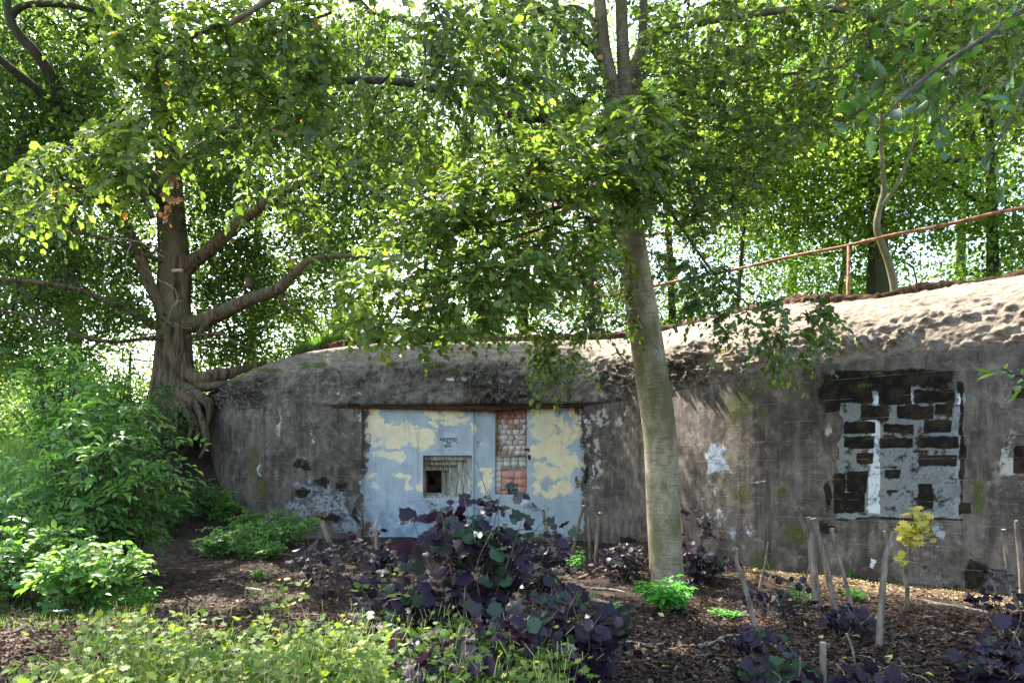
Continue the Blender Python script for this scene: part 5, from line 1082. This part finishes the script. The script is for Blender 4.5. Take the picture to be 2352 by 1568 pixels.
# celandine patch
fo = Fol(); n = 1150
x = rng.uniform(-3.9, .3, n); y = rng.uniform(3.1, 5.7, n); edge_ = 5.1 - .33 * np.abs(x + 1.0) ** 1.4 + fbm(np.stack([x * 1.2, y * 0, x * 0], -1), 81, 3) * .7
k_ = (y < edge_) & (x / y > -.665 + (y - 4.2) * .14); x, y = x[k_], y[k_]; n = len(x)
hgt = rng.uniform(.22, .55, n) * (1 - .25 * sstep(4.6, 5.4, y)); z0 = ground_z(x, y); B = np.stack([x, y, z0], -1); tipd = rv(n, .12) * [1, 1, 0]; tips = B + tipd + UP * hgt[:, None]
tt = np.linspace(0, 1, 4)[None, :, None]; fo.tubes(B[:, None] + (tips - B)[:, None] * tt + tipd[:, None] * (tt ** 2 - tt), np.full((n, 4), .0028) * np.array([1.2, 1, .8, .5]), 3, 1)
for q in (.3, .5, .68, .85, .98):
    for rep in range(3):
        c_ = B + (tips - B) * q; a = rng.uniform(0, 6.3, n); d = np.stack([np.cos(a), np.sin(a), rng.uniform(-.1, .6, n)], -1); c_ = c_ + d * rng.uniform(.02, .10, (n, 1))
        sz = rng.uniform(.7, 1.2, n) * (1.1 - .45 * q); k_ = rng.random(n) < .8; yl = np.clip(rng.normal(.45, .24, n), 0, .95); yl = np.where(rng.random(n) < .008, .99, yl)
        fo.leaves(c_[k_], d[k_], (UP + rv(n, .5) + [0, -.35, 0])[k_], .078 * sz[k_], .07 * sz[k_], 'lobed', yl[k_])
# seed pods, thin stalks
k = 1500; j = rng.integers(0, n, k); c_ = tips[j] + rv(k, .06) * [1, 1, .5]; d = rv(k, .4) + UP; L_ = rng.uniform(.04, .11, k)
pp = c_[:, None] + nrm(d)[:, None] * (np.linspace(0, 1, 3)[None, :, None] * L_[:, None, None]); fo.tubes(pp, np.full((k, 3), .0019), 3, 2)
k = 26; j = rng.integers(0, n, k)
for i in range(4):
    a = i * np.pi / 2 + rng.random(k) * .3; d = np.stack([np.cos(a), np.sin(a) - .3, .5 + 0 * a], -1); fo.leaves(tips[j] + UP * .03, d, UP + [0, -.6, 0] + 0 * d, .017, .016, 'rhomb', None, 3)
M_pod = plain_mat('seed_pod', (.30, .33, .09), (.45, .38, .14), 30, .7)
tag(fo.build('celandine_patch', [M_celandine_leaf, M_stem, M_pod, M_flower]), kind='stuff')
for i, (a, D, lab) in enumerate([(880, 5.9, 'tall celandine stalk rising in front of the purple leaves beside the gap'), (925, 5.5, 'celandine with two yellow flowers above the patch'), (640, 7.2, 'single yellow flowered weed on the bare soil'), (195, 5.6, 'yellow flowered celandine at the left end of the patch'), (300, 5.9, 'small celandine with one flower on the litter at the left'), (1030, 4.6, 'celandine stalk at the right end of the patch')]):
    b = G(a, D); o = thing('celandine', lab, 'weed', b, 'single celandines'); fo = Fol(); h = [.62, .6, .4, .35, .3, .5][i]
    for s_ in range(4):
        tip = b + np.array([rng.normal(0, .13), rng.normal(0, .1), h * rng.uniform(.75, 1)]); pth = np.array([b + (tip - b) * t for t in (0, .33, .66, 1)]) + np.array([[0, 0, 0], [.02, 0, 0], [.02, 0, 0], [0, 0, 0]]); fo.tubes(pth[None], np.array([[.004, .003, .0025, .002]]), 4)
        q = np.repeat(pth[1:], 4, 0); k = len(q); d = rv(k) * [1, 1, .3] + UP * .2; fo.leaves(q + nrm(d) * .05, d, UP + rv(k, .3) + [0, -.4, 0], .075, .07, 'lobed', np.clip(rng.normal(.6, .15, k), 0, .9))
        if s_ < 2:
            ang = np.arange(4) * np.pi / 2; d = np.stack([np.cos(ang), np.sin(ang) - .3, ang * 0 + .5], -1); fo.leaves(np.repeat(tip[None], 4, 0), d, np.array([[0, -.7, 1.0]] * 4), .022, .02, 'rhomb', None, 2)
    fo.build('foliage', [M_celandine_leaf, M_stem, M_flower], o)
# yellow leaved sapling
def pole(name, label, pts, rads, group=None, extra=(), cat='cut stem', mat=None, seedn=0):
    mat = mat or M_cut_bark
    rads = [q_ * .8 for q_ in rads]; P3 = [P(*p) for p in pts]; b = P3[-1].copy(); b[2] = gz(b[0], b[1]); o = thing(name, label, cat, b, group); P3[-1][2] = b[2] - .05
    def one(nm, Q, r):
        q, path, rr = limb_mesh(nm, Q[::-1], list(r)[::-1], mat, o, 10, 7, .10, None, seedn, 9)
        end = path[-1]; d = nrm(path[-1] - path[-2]); mbx = MB(); mbx.tube([end - d * .004, end + d * .002], [rr[-1] * 1.04, rr[-1] * .8], 10); c_ = mbx.build('cut_face', M_pale_wood, q)
        # knots
        return path, rr
    path, rr = one('stem', P3, rads)
    for k in range(rng.integers(3, 7)):
        mbx = MB(); i = rng.integers(len(path) // 5, len(path) - 1); d = nrm(rv(1))[0] * [1, 1, .2]; mbx.tube([path[i], path[i] + nrm(d) * rr[i] * 1.35 + UP * .008], rr[i] * .45, 6); mbx.build('knot', mat, o)
    for e, r in extra: one('stem', [P(*p) for p in e], r)
    return o
poles = [('cut_pole', 'cut pole leaning right before the right end of the blue paint', [(1340, 1160, 11.0), (1326, 1215, 11.1), (1308, 1303, 11.25)], (.035, .035, .04), []),
         ('cut_pole', 'short thin upright cut pole between two longer ones by the blue paint', [(1352, 1191, 11.6), (1354, 1240, 11.6), (1356, 1293, 11.7)], (.028, .03, .032), []),
         ('cut_pole', 'thin upright cut pole, third from the blue paint towards the beech', [(1378, 1177, 10.7), (1370, 1250, 10.75), (1368, 1311, 10.8)], (.032, .032, .034), []),
         ('cut_pole', 'dark bent cut pole rising out of the purple leaves before the blue paint', [(1247, 1168, 9.3), (1256, 1220, 9.3), (1270, 1260, 9.4), (1275, 1300, 9.4), (1277, 1348, 9.4)], (.024, .035, .04, .042, .042), []),
         ('cut_pole', 'thick cut pole among purple leaves below the gun port', [(996, 1187, 7.6), (1010, 1240, 7.6), (1020, 1279, 7.7), (1030, 1350, 7.8), (1035, 1400, 7.8)], (.038, .038, .04, .045, .045), [([(1022, 1180, 7.7), (1030, 1215, 7.7), (1026, 1270, 7.75)], (.022, .022, .03))]),
         ('cut_pole', 'pale cut pole hidden in the purple leaves below the brick doorway', [(1160, 1200, 6.6), (1158, 1260, 6.6), (1150, 1340, 6.6), (1165, 1420, 6.4)], (.03, .032, .035, .035), [([(1118, 1195, 6.7), (1125, 1260, 6.6), (1150, 1330, 6.6)], (.02, .022, .03))]),
         ('cut_pole', 'bent cut pole on the left of those standing on the open soil', [(1690, 1259, 5.9), (1692, 1290, 5.9), (1705, 1325, 5.9), (1728, 1410, 5.9), (1747, 1504, 5.9)], (.024, .022, .026, .027, .028), [([(1688, 1258, 5.9), (1684, 1264, 5.88), (1690, 1272, 5.9)], (.012, .012, .014))]),
         ('cut_pole', 'thin crooked stick standing just right of the bent pole', [(1764, 1245, 7.7), (1756, 1300, 7.7), (1742, 1360, 7.7), (1734, 1404, 7.75)], (.012, .014, .018, .02), [([(1762, 1290, 7.7), (1768, 1310, 7.65), (1766, 1330, 7.6)], (.004, .004, .004))]),
         ('cut_pole', 'tall cluster of three cut poles with a long thin shoot leaning left', [(1858, 1187, 7.8), (1860, 1240, 7.8), (1868, 1330, 7.82), (1876, 1400, 7.85)], (.042, .04, .044, .05),
          [([(1812, 1122, 7.7), (1824, 1160, 7.7), (1836, 1180, 7.72), (1846, 1210, 7.75), (1856, 1235, 7.8)], (.010, .014, .018, .026, .026)), ([(1866, 1215, 7.9), (1872, 1300, 7.9), (1886, 1395, 7.9)], (.014, .022, .024)), ([(1858, 1300, 7.7), (1848, 1345, 7.7), (1844, 1385, 7.7)], (.008, .01, .012))]),
         ('cut_pole', 'thick grey cut pole leaning left over to the pole cluster', [(1867, 1190, 6.9), (1884, 1250, 6.9), (1906, 1340, 6.9), (1928, 1446, 6.9)], (.044, .036, .038, .042), []),
         ('cut_pole', 'slim leaning cut pole between the pole cluster and the forked pole', [(1911, 1213, 6.6), (1916, 1250, 6.6), (1938, 1320, 6.6), (1958, 1400, 6.6), (1974, 1456, 6.6)], (.026, .022, .024, .025, .026), []),
         ('cut_pole', 'grey cut pole forked at the top beside the yellow leaved sapling', [(2050, 1221, 5.9), (2044, 1245, 5.9), (2033, 1290, 5.9), (2024, 1400, 5.9), (2018, 1504, 5.9)], (.03, .032, .032, .036, .038), [([(2031, 1219, 5.9), (2034, 1235, 5.9), (2042, 1256, 5.9)], (.018, .018, .022)), ([(2062, 1218, 5.9), (2056, 1232, 5.9), (2046, 1246, 5.9)], (.012, .014, .018))]),
         ('cut_pole', 'dark cut pole leaning at the right picture edge', [(2305, 1215, 7.6), (2312, 1270, 7.6), (2328, 1350, 7.6), (2339, 1412, 7.6)], (.032, .034, .036, .038), []),
         ('cut_pole', 'rightmost pinkish cut pole crossing the picture edge', [(2334, 1195, 8.0), (2338, 1230, 8.0), (2344, 1300, 8.0), (2348, 1390, 8.0)], (.026, .036, .034, .034), []),
         ('cut_pole', 'pale curved pole leaning left behind the beech trunk foot', [(1622, 1190, 10.3), (1618, 1215, 10.3), (1608, 1250, 10.3), (1604, 1290, 10.4)], (.032, .036, .036, .036), [([(1616, 1145, 10.3), (1617, 1170, 10.3), (1616, 1200, 10.3)], (.024, .026, .026))]),
         ('cut_pole', 'upright pole close behind the right side of the beech trunk', [(1564, 1154, 10.6), (1568, 1200, 10.6), (1572, 1259, 10.6), (1574, 1310, 10.6)], (.03, .03, .032, .032), []),
         ('cut_pole', 'short cut stub at the bottom edge with a pale round cut face', [(1890, 1474, 4.7), (1890, 1500, 4.7), (1891, 1560, 4.75)], (.028, .028, .03), []),
         ('cut_pole', 'thin pale stick poking up below the slim leaning pole', [(1944, 1454, 4.9), (1958, 1490, 4.9), (1974, 1545, 4.9)], (.010, .009, .010), []),
         ('cut_pole', 'thin upright stick at the bottom among the purple leaves', [(1070, 1330, 5.2), (1066, 1400, 5.2), (1070, 1500, 5.2)], (.006, .006, .007), []),
         ('cut_pole', 'cut pole leaning left in the sparse purple hazel', [(742, 1198, 8.7), (758, 1240, 8.7), (772, 1290, 8.7), (778, 1350, 8.7)], (.03, .034, .036, .036), [([(732, 1190, 8.7), (744, 1215, 8.7), (756, 1250, 8.7)], (.016, .018, .02))]),
         ('cut_pole', 'cut pole with leaves on its tip before the left edge of the blue paint', [(866, 1195, 8.0), (862, 1225, 8.0), (872, 1280, 8.0), (892, 1330, 8.0), (900, 1370, 8.0)], (.022, .026, .032, .036, .036), [])]
for i, (nm, lab, pts, rads, ex) in enumerate(poles): pole(nm, lab, pts, rads, 'cut hazel poles standing in the soil', ex, seedn=i)
ys_ = pole('yellow_sapling', 'young sapling with yellow lobed leaves in front of the blocked opening', [(2085, 1240, 7.5), (2088, 1270, 7.5), (2078, 1320, 7.6), (2084, 1360, 7.6), (2080, 1406, 7.7)], (.010, .026, .028, .028, .032), cat='sapling')
fo = Fol()
for (px_, py_, k, s_) in [(2096, 1182, 10, 1), (2100, 1205, 12, 1.1), (2090, 1225, 14, 1.2), (2120, 1217, 8, 1), (2076, 1222, 8, 1.1), (2100, 1245, 9, 1), (2135, 1236, 3, .9), (2070, 1286, 6, .9), (2110, 1192, 6, 1)]:
    c_ = P(px_, py_, 7.5); q = c_ + rv(k, .035); d = rv(k) * [1, .7, .25]; fo.leaves(q, d, UP * .6 + rv(k, .5) + [0, -.7, 0], .10 * s_, .10 * s_, 'lobed', rng.uniform(.1, 1, k))
for a, b in [((2087, 1265), (2096, 1180)), ((2090, 1230), (2130, 1216)), ((2090, 1240), (2072, 1222)), ((2080, 1300), (2066, 1284)), ((2092, 1250), (2132, 1240))]:
    fo.tubes(np.array([[P(*a, 7.5), (P(*a, 7.5) + P(*b, 7.5)) / 2, P(*b, 7.5)]]), np.full((1, 3), .005), 4)
fo.build('foliage', [M_yellow_leaf, M_twig], ys_)
# fallen branches
logs = [('fallen_branch', 'pale fallen branch pointing at the broad leaved plant', (1345, 1378), (1450, 1400), .028), ('fallen_branch', 'dark fallen branch behind the pale one', (1330, 1348), (1435, 1362), .022), ('fallen_branch', 'fallen branch lying along the litter behind the first poles', (1330, 1330), (1400, 1300), .02),
        ('fallen_branch', 'short dry branch on the litter left of the forked pole', (1440, 1478), (1540, 1502), .02), ('fallen_branch', 'dark rotten branch on the litter below the broad leaved plant', (1600, 1490), (1700, 1460), .025), ('fallen_branch', 'long fallen branch on the right below the sunlit strip of soil', (2120, 1382), (2270, 1410), .024),
        ('fallen_branch', 'fallen branch nearer the viewer on the right litter', (2100, 1440), (2270, 1470), .02), ('fallen_branch', 'white weathered piece of wood on the soil left of the purple leaves', (565, 1353), (600, 1358), .022), ('fallen_branch', 'brown short log on the open soil in the centre left', (482, 1338), (518, 1332), .028),
        ('fallen_branch', 'thin fallen twig across the litter in front of the yellow flowers', (690, 1405), (770, 1380), .01), ('fallen_branch', 'curved thin branch lying against the foot of the wall', (1395, 1300), (1530, 1225), .014), ('fallen_branch', 'thin dark twig on the litter at the bottom right', (1480, 1545), (1640, 1530), .012)]
for nm, lab, a, b, r in logs:
    def onG(p):
        D = 1.6 * F / max(p[1] - 1080, 60)
        for _ in range(4): D = (CAMZ - gz((p[0] - 1176) / F * D, D)) * F / (p[1] - 1080)
        return np.array([(p[0] - 1176) / F * D, D, gz((p[0] - 1176) / F * D, D) + r * .8])
    A, B_ = onG(a), onG(b); m_ = (A + B_) / 2; o = thing(nm, lab, 'branch', (m_[0], m_[1], gz(m_[0], m_[1])), 'fallen branches on the litter')
    off = nrm(rv(1))[0] * np.linalg.norm(B_ - A) * .05 * [1, 1, 0]; mids = [A + (B_ - A) * .3 + off, A + (B_ - A) * .65 - off * .6]
    for q in mids: q[2] = gz(q[0], q[1]) + r * .8
    limb_mesh('stem', [A, *mids, B_], [r, r * .95, r * .8, r * .55], M_pale_wood if 'white' in lab else M_dead_wood, o, 8, 7, .15, None, int(a[0]), 8)
    c_ = mids[1]; limb_mesh('side_twig', [c_, c_ + off * 2 + UP * .03, c_ + off * 4 + UP * .05], [r * .4, r * .3, r * .15], M_dead_wood, o, 5, 4, .1)
# white scrap
o = thing('plastic_scrap', 'crumpled white and blue plastic scrap on the soil below the low bush', 'litter', G(133, 7.75)); k = 7
gxx, gyy = np.meshgrid(np.linspace(-.14, .14, k), np.linspace(-.05, .05, k)); p_ = G(133, 7.75); vz = p_[2] + .03 + .03 * vnoise(np.stack([gxx * 30, gyy * 40, gxx * 0], -1), 5); Vv = np.stack([gxx + p_[0], gyy + p_[1], vz], -1).reshape(-1, 3); ii = np.arange(k * k).reshape(k, k)
mk('sheet', np.vstack([Vv, Vv - UP * .004]), [np.stack([ii[:-1, :-1], ii[:-1, 1:], ii[1:, 1:], ii[1:, :-1]], -1).reshape(-1, 4), (np.stack([ii[:-1, :-1], ii[1:, :-1], ii[1:, 1:], ii[:-1, 1:]], -1) + k * k).reshape(-1, 4)], plain_mat('white_plastic', (.6, .65, .7), (.75, .78, .8), 30, .4, .5, .002, (1, 1, 1), (.15, .3, .5)), None, o)
# football goal far away
g0, g1 = P(44, 976, 38), P(-130, 976, 38); go = thing('football_goal', 'white football goal on the field at the far left', 'goal', (g0[0], 38, 0.5)); gzz = gz(g0[0], 38)
mb = MB(); mb.tube([g0, P(106, 976, 38)], .06, 8); mb.build('crossbar', M_white, go)
mb = MB(); mb.tube([(g0[0], 38, gzz - .05), g0], .06, 8); mb.build('goal_post', M_white, go)
mb = MB(); q_ = P(106, 976, 38); mb.tube([(q_[0], 38, gzz - .05), q_], .06, 8); mb.build('goal_post', M_white, go)

# ------------------------------------------------------------ litter, grass and weeds
fo = Fol(); n = 170000; D = 1 / rng.uniform(1 / 14.5, 1 / 3.2, n); px_ = rng.uniform(-200, 2550, n); x = (px_ - 1176) / F * D; q = np.stack([x, D, x * 0], -1)
wdq = wall_dist(x, D); dn = fbm(q * .9, 101, 3); keep = (wdq > .02) & (rng.random(n) < np.where(D < 7.5, 1, .8) * sstep(.18, .42, dn + .10 * (D < 8)) * (1 - .7 * sstep(1.8, .3, wdq)) * (1 - .3 * sstep(-1.2, -2.2, x) * sstep(7.4, 8.2, D)))
x, D = x[keep], D[keep]; n = len(x); z = ground_z(x, D) + rng.uniform(.004, .035, n); s_ = rng.uniform(.018, .070, n) * np.where(rng.random(n) < .25, 1.5, 1)
r = np.clip(rng.beta(1.6, 2.6, n), 0, .96); r = np.where(rng.random(n) < .012, .99, r)
fo.leaves(np.stack([x, D, z], -1), rv(n) * [1, 1, .22], UP + rv(n, .38), s_, s_ * rng.uniform(.25, .75, n), 'rhomb', r)
k = 1500; j = rng.integers(0, n, k); c_ = np.stack([x[j], D[j], z[j] + .008], -1); d = nrm(rv(k) * [1, 1, .12]); L_ = rng.uniform(.04, .22, k); pp = c_[:, None] + d[:, None] * (np.linspace(-.5, .5, 4)[None, :, None] * L_[:, None, None]) + rng.normal(0, .006, (k, 4, 3)); fo.tubes(pp, np.full((k, 4), .003) * rng.uniform(.6, 1.8, (k, 1)), 4, 1)
tag(fo.build('leaf_litter', [M_litter, M_dead_wood]), kind='stuff')
# yellowish fallen leaves strewn along the wall
fo = Fol(); n = 2600; s_ = rng.uniform(s_of_px(1560), s_of_px(2400), n); a, b, c_, d_ = wall_at(s_); off = rng.gamma(1.5, .45, n) + .02; x, y = a - c_ * off, b - d_ * off
fo.leaves(np.stack([x, y, ground_z(x, y) + .012], -1), rv(n) * [1, 1, .1], UP + rv(n, .25), rng.uniform(.02, .045, n), .02, 'rhomb'); tag(fo.build('fallen_yellow_leaves', [plain_mat('fallen_yellow_leaf', (.30, .22, .07), (.45, .36, .12), 30)]), kind='stuff')
def grass(name, X, Y, Z, h, wdt=.007, mat=M_grass, rn=None):
    fo = Fol(); n = len(X); fo.leaves(np.stack([X, Y, Z], -1), UP + rv(n, .33), rv(n) * [1, 1, .3], h * rng.uniform(.5, 1.2, n), wdt, 'blade', rn); return tag(fo.build(name, [mat, M_stem]), kind='stuff')
n = 26000; s_ = rng.uniform(s_of_px(484), s_of_px(1180), n); dn = fbm(np.stack([s_ * 1.3, s_ * 0, s_ * 0], -1), 111, 3); k_ = rng.random(n) < sstep(.36, .52, dn) * sstep(s_of_px(1180), s_of_px(860), s_) ; s_ = s_[k_]
a, b, c_, d_ = wall_at(s_); bk = rng.uniform(1.95, 3.3, len(s_)); grass('roof_grass', a + c_ * bk, b + d_ * bk, LIP + topz(s_) * np.sin(np.arccos(np.clip(1 - np.minimum(bk, TOPD) / TOPD, 0, 1))) ** .93 + .14 + .16 * np.clip(bk - 2, 0, 1), .40, .022)
n = 9000; x = rng.uniform(-16, -9.6, n); y = rng.uniform(12, 20, n); k_ = (x / y < -.60); x, y = x[k_], y[k_]; grass('bank_grass', x, y, ground_z(x, y), .5, .014)
n = 7000; x = rng.uniform(-8.5, -3.5, n); y = rng.uniform(6.6, 9.5, n); k_ = (x / y < -.52) ; x, y = x[k_], y[k_]; grass('edge_grass', x, y, ground_z(x, y), .10, .006)
# small plants on the roof soil near the middle
for i, (q, lab) in enumerate([(905, 'leafy weed on the roof soil above the gun port'), (850, 'leafy weed in the roof grass right of the oak limb'), (700, 'low weed on the roof soil at the left')]):
    a, b, c_, d_ = wall_at(s_of_px(q)); shrub('roof_weed', lab, 'weed', (float(a + c_ * 2.7), float(b + d_ * 2.7), 4.9), .55, .5, 12, 6, M_bush_leaf, .09, .05, 'oval', 6, .2, .3, .005, group='weeds on the roof', rnd=.6)
